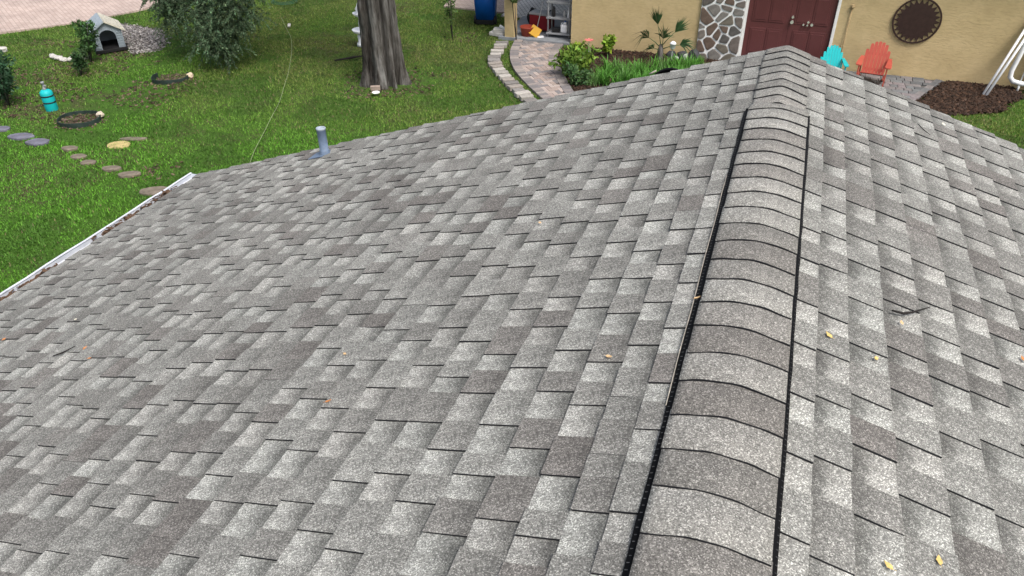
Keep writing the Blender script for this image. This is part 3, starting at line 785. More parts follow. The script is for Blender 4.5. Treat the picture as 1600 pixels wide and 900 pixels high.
for a, b, r_ in herring(0, 0, 46):
    wx, wy = -4.9 + a*ch - b*sh, 11.6 + a*sh + b*ch
    if wy < 9.9 or not in_path(wx, wy): continue
    dl = min(np.hypot(PL[:, 0]-wx, PL[:, 1]-wy).min(), np.hypot(PR[:, 0]-wx, PR[:, 1]-wy).min())
    if dl < .17: continue
    o = bpy.data.objects.new('paver', pm); o.location = (wx, wy, .006 + q.uniform(-.002, .002)); o.rotation_euler = (q.uniform(-.01, .01), q.uniform(-.01, .01), hb + (R(90) if r_ else 0) + q.uniform(-.02, .02)); link(o, path); n += 1
bmm = bpy.data.meshes.new('border_paver'); bm = NB(); box(bm, (0, 0, 0), (.205, .098, .05), bev=.006); bm.to_mesh(bmm); bm.free(); bmm.materials.append(M_BORDER)
def along(P, step):
    d = np.r_[0, np.cumsum(np.hypot(*np.diff(P, axis=0).T))]; out_ = []; t = step/2
    while t < d[-1]:
        x, y = np.interp(t, d, P[:, 0]), np.interp(t, d, P[:, 1]); x2, y2 = np.interp(t+.02, d, P[:, 0]), np.interp(t+.02, d, P[:, 1]); out_.append((x, y, math.atan2(y2-y, x2-x))); t += step
    return out_
for P, s in ((PL, 1), (PR, -1)):
    for x, y, a in along(P, .108):
        if y < 9.8: continue
        nx_, ny_ = -math.sin(a)*s, math.cos(a)*s
        o = bpy.data.objects.new('border_paver', bmm); o.location = (x+nx_*.1, y+ny_*.1, .010+q.uniform(-.002, .003)); o.rotation_euler = (0, 0, a+R(90)+q.uniform(-.04, .04)); link(o, path)
# second, free-standing curved row of grey blocks
edg = tag(empty('garden_edging', (-6.0, 11.7, 0)), 'curved row of grey edging blocks on the lawn side of the path', 'edging')
EP = spline([(-6.52, 13.45), (-6.40, 12.8), (-6.27, 12.11), (-6.05, 11.7), (-5.78, 11.3), (-5.38, 10.8), (-4.98, 10.3), (-4.6, 9.86)], 50)
for x, y, a in along(EP, .225):
    bm = NB(); L, W = q.uniform(.24, .33), q.uniform(.13, .18); box(bm, (0, 0, 0), (L, W, .09), bev=.014)
    bmesh.ops.transform(bm, matrix=Matrix.Rotation(q.uniform(-.06, .06), 4, 'X') @ Matrix.Rotation(q.uniform(-.05, .05), 4, 'Y'), verts=bm.verts)
    bm_obj('edging_block', bm, M_EDGING, edg, (x+6.0, y-11.7, .012+q.uniform(0, .02)), rz=a+R(90)+q.uniform(-.25, .25))

# ================================================================== PORCH THINGS
def P3(x, y, z=.06): return Vector((x, y, z))
# shelf unit
sh_ = tag(empty('shelf_unit', (-5.28, 14.22, .06)), 'grey plastic shelf unit with bottles on the porch by the wall corner', 'shelf')
for z in (.10, .47, .84, 1.21):
    bm = NB(); box(bm, (0, 0, z), (.62, .40, .045), bev=.008); bm_obj('shelf_board', bm, M_GREY, sh_)
for sx in (-1, 1):
    for sy in (-1, 1):
        bm = NB(); tube(bm, [(sx*.27, sy*.16, 0), (sx*.27, sy*.16, 1.21)], .022, 8); bm_obj('leg', bm, M_GREY, sh_)
# jug on bottom shelf
jug = tag(empty('jug', (-5.15, 14.12, .184)), 'white plastic jug with handle on the lowest porch shelf', 'jug')
bm = NB(); box(bm, (0, 0, .10), (.17, .12, .20), bev=.035); lathe(bm, [(.05, .20), (.03, .25), (.022, .265)], 12, (.02, 0, 0)); bm_obj('body', bm, M_WHITEP, jug, smooth=True)
bm = NB(); tube(bm, [(-.02, 0, .235), (-.07, 0, .225), (-.085, 0, .16)], .014, 8); bm_obj('handle', bm, M_WHITEP, jug)
bm = NB(); lathe(bm, [(.024, .262), (.024, .285), (.001, .286)], 12, (.02, 0, 0)); bm_obj('cap', bm, M_BLUE, jug)
for x, y, mt, h, lab in ((-5.03, 14.10, M_WHITEP, .22, 'white bottle on the middle porch shelf next to the wall'), (-5.16, 14.12, M_GREY, .18, 'grey bottle on the middle porch shelf beside a white one'), (-5.42, 14.1, M_BLACK, .24, 'black bottle at the left end of the middle porch shelf')):
    bm = NB(); lathe(bm, [(.038, 0), (.042, .01), (.042, h*.65), (.018, h*.82), (.018, h*.93), (.021, h*.93), (.021, h), (.001, h)], 14, (x, y, .554)); tag(bm_obj('bottle', bm, mt), lab, 'bottle', 'bottles on the porch shelf')
bm = NB(); box(bm, (-5.36, 14.14, .184+.05), (.18, .18, .10), .2, .01); tag(bm_obj('box', bm, M_BLACK), 'small black box on the lowest porch shelf left of the jug', 'box')
# red cooler on wheels
co = tag(empty('cooler', (-5.86, 14.55, .06), R(-8)), 'dark red wheeled cooler with grey lid on the porch floor', 'cooler')
bm = NB(); box(bm, (0, 0, .23), (.56, .34, .36), bev=.03); bm_obj('body', bm, M_RED, co)
bm = NB(); box(bm, (0, 0, .435), (.58, .36, .05), bev=.015); bm_obj('lid', bm, M_GREY, co)
for sy in (-1, 1):
    bm = NB(); tube(bm, [(-.24, sy*.20, .09), (-.24, sy*.15, .09)], .09, 16); bm_obj('wheel', bm, M_BLACK, co)
bm = NB(); tube(bm, [(.2, -.15, .43), (.29, -.15, .55), (.29, .15, .55), (.2, .15, .43)], .014, 8); bm_obj('handle', bm, M_BLACK, co)
# orange-red tub, dustpan and broom, bag
tb = tag(empty('tub', (-6.08, 14.02, .06)), 'red-orange plastic tub on the porch floor behind the post', 'tub')
bm = NB(); lathe(bm, [(.13, 0), (.175, .20), (.185, .21), (.185, .225), (.165, .225), (.12, .02), (.001, .02)], 20); bm_obj('bowl', bm, M_ORANGE, tb)
dp = tag(empty('dustpan', (-5.86, 13.98, .06), R(25)), 'yellow long-handled dustpan standing between the tub and the cooler', 'dustpan')
bm = NB(); box(bm, (0, 0, .13), (.26, .03, .24), Matrix.Rotation(R(-25), 3, 'X') @ Matrix.Rotation(R(35), 3, 'Y'), .008); box(bm, (0, .05, .03), (.24, .12, .02), bev=.006); bm_obj('pan', bm, M_YELLOW, dp)
bm = NB(); tube(bm, [(.05, .03, .2), (.35, .45, 1.15)], .011, 8); bm_obj('handle', bm, M_GREY, dp)
bm = NB(); bmesh.ops.create_icosphere(bm, subdivisions=3, radius=.2)
for v in bm.verts: v.co = Vector((v.co.x*.8, v.co.y*.7, max(v.co.z*1.15, -.19)))*(1+.18*math.sin(v.co.x*25+v.co.z*17)*math.cos(v.co.y*21))
tag(bm_obj('bag', bm, M_BLACK, loc=(-6.2, 14.9, .27), smooth=True), 'black bag slumped on the porch behind the tub', 'bag')
bm = NB(); box(bm, (-5.72, 13.98, .07), (.16, .1, .02), .5, .004); tag(bm_obj('paper', bm, M_WHITEP), 'small white packet lying on the porch floor by the cooler', 'packet')
# blocks left of the post
bm = NB(); box(bm, (0, 0, .045), (.42, .26, .09), bev=.015); tag(bm_obj('stone_block', bm, M_PALEC, loc=(-6.84, 14.02, 0), rz=R(-12)), 'lower pale concrete block left of the porch post', 'block', 'blocks by the porch post')
bm = NB(); box(bm, (0, 0, .04), (.34, .22, .08), bev=.012); tag(bm_obj('stone_block', bm, M_PALEC, loc=(-6.80, 14.04, .092), rz=R(8)), 'upper pale concrete block stacked left of the porch post', 'block', 'blocks by the porch post')
bm = NB(); box(bm, (0, 0, .03), (.16, .05, .05), Matrix.Rotation(R(25), 3, 'Y'), .008); tag(bm_obj('tile_piece', bm, M_WHITEP, loc=(-6.72, 13.98, .19)), 'white broken tile piece on top of the block by the post', 'tile')
bm = NB(); prism(bm, [(-.14, 0), (.14, 0), (.1, .22)], -.01, .01, M=Matrix.Rotation(R(75), 4, 'X')); tag(bm_obj('white_board', bm, M_WHITEP, loc=(-7.15, 15.9, .03)), 'white triangular board standing between blue bin and post', 'board')
# blue wheeled bin
bn = tag(empty('wheeled_bin', (-7.56, 15.02, 0), R(12)), 'tall blue wheeled bin on the lawn left of the porch post', 'bin')
bm = NB(); lo, hi = (.235, .25), (.29, .34)
for z0, z1, a, b in ((.10, 1.0, lo, hi),):
    va = [bm.verts.new((sx*a[0], sy*a[1], z0)) for sx, sy in ((-1,-1),(1,-1),(1,1),(-1,1))]; vb = [bm.verts.new((sx*b[0], sy*b[1], z1)) for sx, sy in ((-1,-1),(1,-1),(1,1),(-1,1))]
    bm.faces.new(va[::-1]); bm.faces.new(vb)
    for i in range(4): bm.faces.new((va[i], va[(i+1)%4], vb[(i+1)%4], vb[i]))
bmesh.ops.bevel(bm, geom=bm.edges[:], offset=.04, segments=3, affect='EDGES'); bm_obj('body', bm, M_BLUE, bn, smooth=True)
bm = NB(); box(bm, (0, 0, 1.03), (.62, .74, .06), bev=.02); bm_obj('lid', bm, M_BLUE, bn)
bm = NB(); box(bm, (0, 0, .06), (.50, .48, .12), bev=.02); bm_obj('base', bm, M_BLACK, bn)
for sx in (-1, 1):
    bm = NB(); tube(bm, [(sx*.29, -.16, .11), (sx*.235, -.16, .11)], .11, 16); bm_obj('wheel', bm, M_BLACK, bn)
bm = NB(); tube(bm, [(-.24, -.37, .95), (.24, -.37, .95)], .016, 8); bm_obj('handle', bm, M_BLACK, bn)

# ================================================================== FOLIAGE HELPERS
def leaves(P, N, L, W, cols, seed, bend=.25, up=.3):
    """diamond leaves: P (n,3) centres, N outward directions (n,3), L lengths, W widths"""
    r = np.random.default_rng(seed); n = len(P)
    d = N + r.normal(0, .6, (n, 3)); d[:, 2] += up*r.random(n); d /= np.linalg.norm(d, axis=1)[:, None]
    s = np.cross(d, r.normal(0, 1, (n, 3)) + np.array([0, 0, .8])); s /= np.linalg.norm(s, axis=1)[:, None]+1e-9
    nn = np.cross(s, d)
    L = L[:, None]; W = W[:, None]
    V = np.stack([P - d*L*.5, P + s*W*.5 - nn*L*bend*.15, P + d*L*.5 - nn*L*bend*.4, P - s*W*.5 - nn*L*bend*.15], 1).reshape(-1, 3)
    F = (np.arange(n)*4)[:, None] + np.array([0, 1, 2, 3])
    return V, F, np.repeat(cols, 4, 0)
def clump_points(centres, radii, n, r, flat=1.):
    centres = np.array(centres); radii = np.array(radii); p = radii**2/np.sum(radii**2); k = r.choice(len(centres), n, p=p)
    d = r.normal(0, 1, (n, 3)); d /= np.linalg.norm(d, axis=1)[:, None]
    rad = radii[k]*(r.random(n)**.45)*r.uniform(.85, 1.1, n); d2 = d.copy(); d2[:, 2] *= flat
    return centres[k] + d2*rad[:, None], d, k
def shade_cols(base, n, r, var=.3, yel=.15):
    c = np.array(base)[None]*np.exp(r.normal(0, var, (n, 1))); c[:, 0] *= 1 + yel*r.random(n); return np.clip(c, 0, 1)
# ---- big fluted tree by the lawn
TB = np.array([-8.03, 10.12, 0])
big_tree = tag(empty('tree', tuple(TB)), 'thick grey fluted tree trunk standing on the lawn', 'tree')
bm = NB(); n = 150; rows = []
hs_ = [-.15] + list(np.arange(0, 2.6, .045)) + [2.8, 3.2, 4.0, 5.2, 6.4]
from mathutils import noise as mn2
for z in hs_:
    base = .385 + .09*math.exp(-max(z, 0)/.25) + .03*math.exp(-max(z,0)/1.5)
    row = []
    for k in range(n):
        a = 2*math.pi*k/n
        fl = 1 + .10*math.sin(5*a+.6+z*.15)*math.exp(-z/3) + .05*math.sin(9*a+1.3) + .09*math.exp(-z/.35)*math.sin(7*a)
        for ca, dp_, wd in ((R(-45), .62, .13), (R(-14), .34, .11), (R(-100), .08, .2), (R(-150), .14, .12), (R(80), .2, .15), (R(150), .2, .14)):
            dd = (a - ca - .06*z + math.pi) % (2*math.pi) - math.pi; fl -= dp_*math.exp(-(dd/wd)**2)
        pv = Vector((math.cos(a)*7, math.sin(a)*7, z*2.2)); pv2 = Vector((math.cos(a)*16, math.sin(a)*16, z*5))
        r_ = base*fl*(1-.03*z) + .034*mn2.noise(pv) + .02*mn2.noise(pv2)
        row.append(bm.verts.new((r_*math.cos(a) - .035*z*.3, r_*math.sin(a), z)))
    rows.append(row)
for A, B in zip(rows[:-1], rows[1:]):
    for k in range(n): bm.faces.new((A[k], A[(k+1)%n], B[(k+1)%n], B[k]))
bm.faces.new(rows[-1])
trunk = bm_obj('trunk', bm, M_BARK, big_tree, smooth=True)
bm = NB(); q = random.Random(8); tips = []
for i in range(9):
    a = i*2*math.pi/9 + q.uniform(-.2, .2); L = q.uniform(2.0, 3.2); z0 = q.uniform(4.6, 6.3)
    p = [Vector((0, 0, z0)), Vector((math.cos(a)*L*.5, math.sin(a)*L*.5, z0+.7)), Vector((math.cos(a)*L, math.sin(a)*L, z0+1.7+q.uniform(0, 1)))]
    tube(bm, p, [.14, .09, .04], 8); tips += [p[1], p[2]]
bm_obj('limbs', bm, M_BARK, big_tree)
r = np.random.default_rng(5)
P, D, k = clump_points([tuple(t_) for t_ in tips] + [(0, 0, 8.3), (.6, .5, 7.6), (-.7, .2, 7.4)], [.9]*len(tips)+[1.2]*3, 6000, r, .7)
V, F, C = leaves(P, D, r.uniform(.08, .16, len(P)), r.uniform(.04, .08, len(P)), shade_cols((.05, .09, .025), len(P), r), 6)
attr_mesh('crown', V, F, C, M_LEAF, big_tree)
# ---- blue-green bushy tree at left
VD = Vector((fw.x, fw.y, 0)).normalized()
tree2_base = Vector((-12.95, 10.6, 0))
bt = tag(empty('tree', tree2_base), 'bushy blue-green tree with low hanging branches behind the kennel', 'tree')
bm = NB(); tube(bm, [(0, 0, -.1), (.03, .02, .5), (-.05, .05, 1.6), (.0, 0, 3.2), (.05, 0, 4.6)], [.17, .13, .11, .08, .04], 10)
CL = [(-1.1,.0,1.7,.5),(-1.25,.15,2.3,.5),(-.85,-.25,1.3,.42),(-.3,-.5,1.15,.45),(1.55,-.5,1.3,.4),(1.5,-.3,1.8,.42),(1.45,-.75,.9,.4),(1.3,-.95,.6,.36),(.95,-1.0,.6,.36),(1.4,.1,2.4,.5),(-.75,-.05,1.55,.5),(-.45,.25,2.2,.6),(.0,-.35,1.45,.55),(.3,-.6,1.05,.55),(.75,-.75,.85,.5),(1.05,-.85,.62,.42),(1.25,-.7,.95,.42),(1.2,-.55,1.35,.45),(.85,-.45,1.45,.5),(.45,-.2,1.75,.6),(1.1,-.35,1.8,.45),(.1,.1,2.3,.7),(.9,.0,2.3,.6),(-.3,.3,2.9,.7),(.5,.3,3.0,.8),(.1,.1,3.8,.8),(.0,.1,4.6,.6),(-.95,.2,2.3,.4),(-.55,-.15,1.2,.35),(1.0,.3,2.9,.5)]
for c in CL[::1]:
    a = Vector((0, 0, max(.5, c[2]-.5))); b = Vector(c[:3]); tube(bm, [a, (a+b)/2+Vector((0, 0, .12)), b], [.035, .022, .008], 5)
bm_obj('trunk', bm, M_BARK, bt)
r = np.random.default_rng(15)
sub, rad = [], []
for c in CL:
    for _ in range(9):
        d = r.normal(0, 1, 3); d /= np.linalg.norm(d); sub.append(np.array(c[:3]) + d*c[3]*r.uniform(.45, .95)); rad.append(r.uniform(.14, .28))
ns = 1900; k = r.integers(0, len(sub), ns); d = r.normal(0, 1, (ns, 3)); d[:, 2] = d[:, 2]*.6 + .1; d /= np.linalg.norm(d, axis=1)[:, None]
st = np.array(sub)[k] + d*np.array(rad)[k][:, None]*.5; ln = r.uniform(.18, .5, ns); m_ = 42
t = np.linspace(0, 1, m_)[None, :, None]
P = st[:, None] + d[:, None]*ln[:, None, None]*t*.8 + np.array([0, 0, -1])*ln[:, None, None]*t*t*.5          # drooping sprays
P = (P + r.normal(0, .016, P.shape)).reshape(-1, 3); P[:, 2] = np.maximum(P[:, 2], .08)
D = np.repeat(d + np.array([0, 0, -.6]), m_, 0)
tone = np.repeat(r.uniform(.55, 1.6, ns), m_)[:, None]*(.8+.5*np.tile(t.ravel(), ns)[:, None])
colr = shade_cols((.048, .098, .050), len(P), r, .25, .5)*tone
V, F, C = leaves(P, D, r.uniform(.035, .08, len(P)), r.uniform(.014, .026, len(P)), colr, 16, up=0)
attr_mesh('crown', V, F, C, M_NEEDLE, bt)
# ---- small leafy plants
def shrub(name, loc, h, rad, nl, base, lab, cat='plant', size=(.06, .12), seed=1, stems=4, low=.3):
    t = tag(empty(name, loc), lab, cat); q = random.Random(seed); r = np.random.default_rng(seed)
    bm = NB(); cs = []
    for i in range(stems):
        a = q.uniform(0, 6.28); rr_ = q.uniform(.2, .9)*rad; top = Vector((math.cos(a)*rr_, math.sin(a)*rr_, h*q.uniform(.55, 1)))
        tube(bm, [(0, 0, -.03), top*.5+Vector((0, 0, .06*h)), top], [.014, .010, .005], 6)
        for s in (.45, .7, .95): cs.append(tuple(top*s + Vector((q.uniform(-.1, .1)*rad, q.uniform(-.1, .1)*rad, 0))))
    bm_obj('stem', bm, M_BARK, t)
    cs = [c for c in cs if c[2] > h*low] or cs
    P, D, k = clump_points(cs, [rad*.38]*len(cs), nl, r)
    P[:, 2] = np.maximum(P[:, 2], .02)
    V, F, C = leaves(P, D, r.uniform(size[0], size[1], nl), r.uniform(size[0], size[1], nl)*.5, shade_cols(base, nl, r, .35, .4), seed+1)
    attr_mesh('foliage', V, F, C, M_LEAF, t); return t
shrub('sapling', (-15.25, 9.15, 0), .95, .38, 900, (.04, .11, .03), 'green leafy sapling growing in front of the kennel', 'sapling', seed=21)
shrub('sapling', (-14.75, 8.35, 0), .75, .30, 420, (.035, .09, .03), 'thin dark sapling on the lawn below the kennel', 'sapling', seed=22, stems=3)
shrub('shrub', (-14.75, 6.45, 0), .95, .55, 1500, (.025, .075, .035), 'dark green shrub at the left edge beside the turquoise tank', 'shrub', seed=23, stems=7, low=.1)
shrub('shrub', (-15.9, 7.2, 0), .7, .5, 900, (.03, .08, .03), 'low green shrub farther back at the left edge', 'shrub', seed=24, stems=6, low=.1)
shrub('sapling', (-7.85, 13.4, 0), 1.5, .34, 520, (.06, .13, .03), 'slender wispy sapling on the lawn left of the blue bin', 'sapling', seed=25, stems=4, size=(.04, .09))
shrub('climbing_plant', (-6.24, 13.66, 0), 1.7, .30, 420, (.05, .10, .025), 'loose green plant growing beside the porch post', 'plant', seed=26, stems=2, low=.50)
shrub('leafy_shrub', (-4.16, 11.75, 0), .55, .50, 900, (.10, .21, .03), 'yellow-green broad leaved shrub beside the brick path', 'shrub', seed=27, stems=9, size=(.10, .18), low=.2)
shrub('leafy_shrub', (-4.55, 12.75, 0), .42, .32, 330, (.15, .28, .03), 'small bright green shrub behind the larger one by the path', 'shrub', seed=28, stems=6, size=(.09, .16), low=.2)
shrub('leafy_shrub', (-3.80, 13.15, 0), .48, .22, 120, (.15, .28, .03), 'bright leafy rosette against the foot of the tan wall', 'shrub', seed=29, stems=4, size=(.12, .2), low=.4)
shrub('leafy_shrub', (-3.95, 11.15, 0), .40, .35, 420, (.06, .15, .05), 'low dark green plant by the path just above the roof edge', 'shrub', seed=30, stems=6, size=(.07, .13), low=.1)
# strap-leaved tufts
def tuft(loc, n, L, w_, base, seed):
    r = np.random.default_rng(seed); VV, FF, CC = [], [], []
    for i in range(n):
        a = r.uniform(0, 6.28); le = L*r.uniform(.6, 1.1); lean = r.uniform(.15, .95); c = np.array(base)*np.exp(r.normal(0, .3)); b = len(VV)
        ox, oy = r.normal(0, .06, 2); d = np.array([math.cos(a), math.sin(a)]); s = np.array([-d[1], d[0]])
        for j in range(5):
            t = j/4; rr_ = le*lean*t*(.5+.5*t); z = le*(t - .45*lean*t*t); wd = w_*(1-t)**.6*.5+.001
            for sg in (-1, 1): VV.append((ox+d[0]*rr_+s[0]*wd*sg, oy+d[1]*rr_+s[1]*wd*sg, z)); CC.append(c*(1+.25*t))
        for j in range(4): FF.append((b+2*j, b+2*j+1, b+2*j+3, b+2*j+2))
    return np.array(VV), np.array(FF), np.array(CC)
q = random.Random(51); spots = []
names = ['next to the yellow-green shrub', 'second tuft from the yellow-green shrub']
for i in range(36):
    t = (i % 18)/17; spots.append((-3.62 + 2.0*t + q.uniform(-.1, .1), 11.2 + .75*t + (.75 if i >= 18 else 0) + q.uniform(-.28, .3)))
for i, (x, y) in enumerate(spots):
    V, F, C = tuft((x, y), 60, q.uniform(.30, .48), .018, (.075, .215, .03) if i % 4 else (.11, .22, .06), 60+i)
    o = attr_mesh('lily_tuft', V, F, C, M_LEAF); o.location = (x, y, 0); tag(o, 'green strap-leaved lily tuft in the bed under the tan wall', 'plant', 'lily tufts in the planting bed')
# planting bed mulch
bed = [(-4.98, 13.73), (-1.0, 13.73), (-1.0, 11.4), (-3.2, 10.0), (-3.55, 10.15), (-3.9, 10.7), (-4.15, 11.19), (-4.52, 11.93), (-4.82, 12.54), (-4.96, 13.12)]
sheet('planting_bed', bed, .004, plain('bed_soil', (.04, .026, .018), .95, .4, 9), thick=.05)
tag(chips('mulch', pip(bed), (-5, -1, 10, 13.73), 5200, (.03, .09), MULC, .004, 9), 'brown bark mulch in the bed between path and wall', 'mulch', kind='stuff')
# ---- fan palm
pl = tag(empty('fan_palm', (-2.62, 13.30, 0)), 'young fan palm with a few fronds against the tan wall', 'palm')
bm = NB(); lathe(bm, [(.06, -.03), (.085, .05), (.07, .2), (.04, .36)], 10); bm_obj('trunk', bm, M_BARK, pl)
def frond(base, tip, fan, n, seed, droop=.1):
    base, tip = Vector(base), Vector(tip); ax = (tip-base).normalized()
    bm = NB(); tube(bm, [base, (base+tip)/2+Vector((0, 0, .02)), tip], [.012, .009, .006], 5)
    q = random.Random(seed); sd_ = ax.cross(Vector((0, 1, 0))).normalized() if abs(ax.y) < .9 else Vector((1, 0, 0)); 
    for i in range(n):
        a = (i/(n-1)-.5)*fan; d = (ax*math.cos(a) + sd_*math.sin(a) + Vector((0, q.uniform(-.15, .15), 0))).normalized(); L = .46*(1-.35*abs(a)/(fan/2+.01))*q.uniform(.7, 1.15)
        nrm = d.cross(Vector((0, 1, .1))).normalized()*.011
        mid = tip + d*L*.5; end = tip + d*L + Vector((0, 0, -droop*q.uniform(.4, 1)))
        v = [bm.verts.new(p) for p in (tip, mid+nrm+Vector((0, .006, 0)), end, mid-nrm+Vector((0, -.006, 0)))]; bm.faces.new(v)
    bm_obj('frond', bm, plain('palm_green', (.045, .10, .035), .55, .3, 8), pl)
frond((0, 0, .3), (-.12, .03, .78), 1.1, 22, 1, .03); frond((0, 0, .3), (.28, -.02, .66), 1.1, 20, 2, .02); frond((0, 0, .28), (-.28, -.05, .50), 1.6, 18, 3, .34)
frond((0, 0, .25), (.42, -.05, .40), 1.5, 20, 4, .14); frond((.02, 0, .22), (.05, -.1, .52), 1.8, 18, 5, .12); frond((0, 0, .2), (-.12, -.2, .32), 1.2, 16, 6, .22)
# ---- rocks
def rock(name, loc, s, mt, lab, seed, group=None, cat='rock'):
    bm = NB(); bmesh.ops.create_icosphere(bm, subdivisions=2, radius=1); q = random.Random(seed); o3 = Vector((q.uniform(0, 9), q.uniform(0, 9), q.uniform(0, 9)))
    from mathutils import noise as mn
    for v in bm.verts:
        k = 1 + .45*mn.noise(v.co*1.3+o3) + .15*mn.noise(v.co*3+o3); v.co = Vector((v.co.x*s[0]*k, v.co.y*s[1]*k, v.co.z*s[2]*k))
    return tag(bm_obj(name, bm, mt, loc=loc, rz=q.uniform(0, 3)), lab, cat, group)
M_RW = plain('white_rock', (.60, .61, .60), .8, .2, 10); M_RD = plain('dark_rock', (.05, .052, .058), .8, .4, 10, .4); M_RG = plain('grey_rock', (.30, .29, .27), .85, .3, 9, .4)
rock('rock', (-2.02, 13.52, .06), (.10, .08, .09), M_RW, 'white rock at the foot of the stone facing', 1, 'rocks by the stone facing')
rock('rock', (-2.26, 13.50, .03), (.06, .05, .05), M_RW, 'small white rock between palm and stone facing', 2, 'rocks by the stone facing')
rock('rock', (-1.86, 13.48, .10), (.17, .13, .15), M_RD, 'dark boulder at the lower left corner of the stone facing', 3, 'rocks by the stone facing')
rock('rock', (-2.16, 13.56, .08), (.12, .10, .11), M_RD, 'dark rock behind the white ones near the palm', 4, 'rocks by the stone facing')
rock('rock', (-2.40, 13.58, .07), (.11, .09, .10), M_RD, 'dark rock right beside the palm trunk', 5, 'rocks by the stone facing')
# stake light and pink flower stake
sl = tag(empty('stake_light', (-2.28, 12.75, 0)), 'white solar stake light in front of the fan palm', 'stake light')
bm = NB(); tube(bm, [(0, 0, -.05), (0, .01, .46)], .010, 6); bm_obj('stake', bm, M_GREY, sl)
bm = NB(); lathe(bm, [(.02, .44), (.055, .47), (.06, .56), (.075, .565), (.06, .59), (.02, .62), (.001, .62)], 14); bm_obj('lamp_head', bm, M_WHITEP, sl)
pf = tag(empty('flower_stake', (-4.12, 12.55, 0)), 'pale stake with pink flower ornament in the bed near the path', 'ornament')
bm = NB(); tube(bm, [(0, 0, -.05), (0, 0, .52)], .008, 6); bm_obj('stake', bm, plain('pale_green_stake', (.3, .42, .38), .6), pf)
M_PINK = plain('pink_petal', (.60, .16, .15), .6)
for k in range(7):
    a = k*2*math.pi/7; bm = NB(); d = Vector((math.cos(a), math.sin(a), .35)); s = Vector((-math.sin(a), math.cos(a), 0))*.035
    v = [bm.verts.new(Vector((0, 0, .52))+p) for p in (Vector(), d*.06+s, d*.13+Vector((0, 0, -.02)), d*.06-s)]; bm.faces.new(v); bm_obj('petal', bm, M_PINK, pf)

# ================================================================== YARD THINGS
# kennel
kd = Vector((.61, .79, 0)).normalized()                  # along the front wall, left to right
KW, KD, KH = .66, .80, .50
kc = Vector((-15.32, 9.90, 0)); back = Vector((-kd.y, kd.x, 0))
kn = tag(empty('kennel', kc, math.atan2(kd.y, kd.x)), 'grey plastic dog kennel with cream gable roof and dark arched doorway', 'kennel')
# local: x along front, +y to the back
bm = NB(); box(bm, (0, KD/2, .04), (KW+.06, KD+.06, .08), bev=.012); bm_obj('base', bm, M_BLACK, kn)
def arch(w_, h0, n=10): return [(w_*math.cos(math.pi*i/n), h0 + w_*.85*math.sin(math.pi*i/n)) for i in range(n+1)]
bm = NB(); hw = KW/2; ap = .21
outer = [(-hw, .08), (-hw, KH), (0, KH+ap), (hw, KH), (hw, .08)]
ar = arch(.185, .36)                                      # right to left
def roofline(x): return KH + ap*(1-abs(x)/hw)
for sx in (-1, 1): box(bm, (sx*(.185+hw)/2, .015, .08+.14), (hw-.185, .03, .28))
xs = [-hw, -.26] + [p[0] for p in ar[::-1]] + [.26, hw]; zs = [.36, .36] + [p[1] for p in ar[::-1]] + [.36, .36]
for i in range(len(xs)-1):
    q8 = [bm.verts.new((x, y, z)) for y in (0, .03) for x, z in ((xs[i], zs[i]), (xs[i+1], zs[i+1]), (xs[i+1], roofline(xs[i+1])), (xs[i], roofline(xs[i])))]
    for f in ((0, 1, 2, 3), (7, 6, 5, 4), (0, 4, 5, 1), (3, 2, 6, 7)): bm.faces.new([q8[j] for j in f])
bm_obj('front_wall', bm, M_DOGW, kn)
for sx in (-1, 1):
    bm = NB(); box(bm, (sx*(hw-.015), KD/2+.015, .08+(KH-.08)/2), (.03, KD-.032, KH-.08)); bm_obj('side_wall', bm, M_DOGW, kn)
bm = NB(); prism(bm, [(-hw+.032, .08), (hw-.032, .08), (hw-.032, KH-.01), (0, KH+ap-.03), (-hw+.032, KH-.01)], -.03, 0, M=Matrix.Translation((0, KD-.01, 0)) @ Matrix.Rotation(R(90), 4, 'X')); bm_obj('back_wall', bm, M_DOGW, kn)
for z in (.13, .19, .25, .31, .37, .43):                  # lap siding on the front
    for sx in (-1, 1):
        bm = NB(); x0 = .20; box(bm, (sx*(x0+hw)/2, -.006, z), (hw-x0-.004, .014, .045), Matrix.Rotation(R(8), 3, 'X'), .003); bm_obj('siding', bm, M_DOGW, kn)
for sx in (-1, 1):  # shade painted in: left slope of the cream roof takes the wall grey
    sl_ = math.atan2(ap, hw); Lr = math.hypot(ap, hw)+.09
    bm = NB(); c = Vector((sx*(Lr/2)*math.cos(sl_), KD/2, KH+ap+.015-(Lr/2)*math.sin(sl_)))
    box(bm, c, (Lr, KD+.14, .03), Matrix.Rotation(sx*sl_, 3, 'Y'), .006); rf = bm_obj('roof_panel', bm, M_DOGR if sx > 0 else M_DOGW, kn)
    for i in range(4):
        for j in range(5):
            s = (i+.5)/4; bm = NB(); cc = Vector((sx*Lr*s*math.cos(sl_), -.07+(KD+.14)*(j+.5)/5, KH+ap+.015-Lr*s*math.sin(sl_))) + Vector((sx*math.sin(sl_), 0, math.cos(sl_)))*.019
            box(bm, cc, (Lr/4-.006, (KD+.14)/5-.012, .014), Matrix.Rotation(sx*(sl_+.05), 3, 'Y'), .004); bm_obj('roof_shingle', bm, M_DOGR if sx > 0 else M_DOGW, rf)
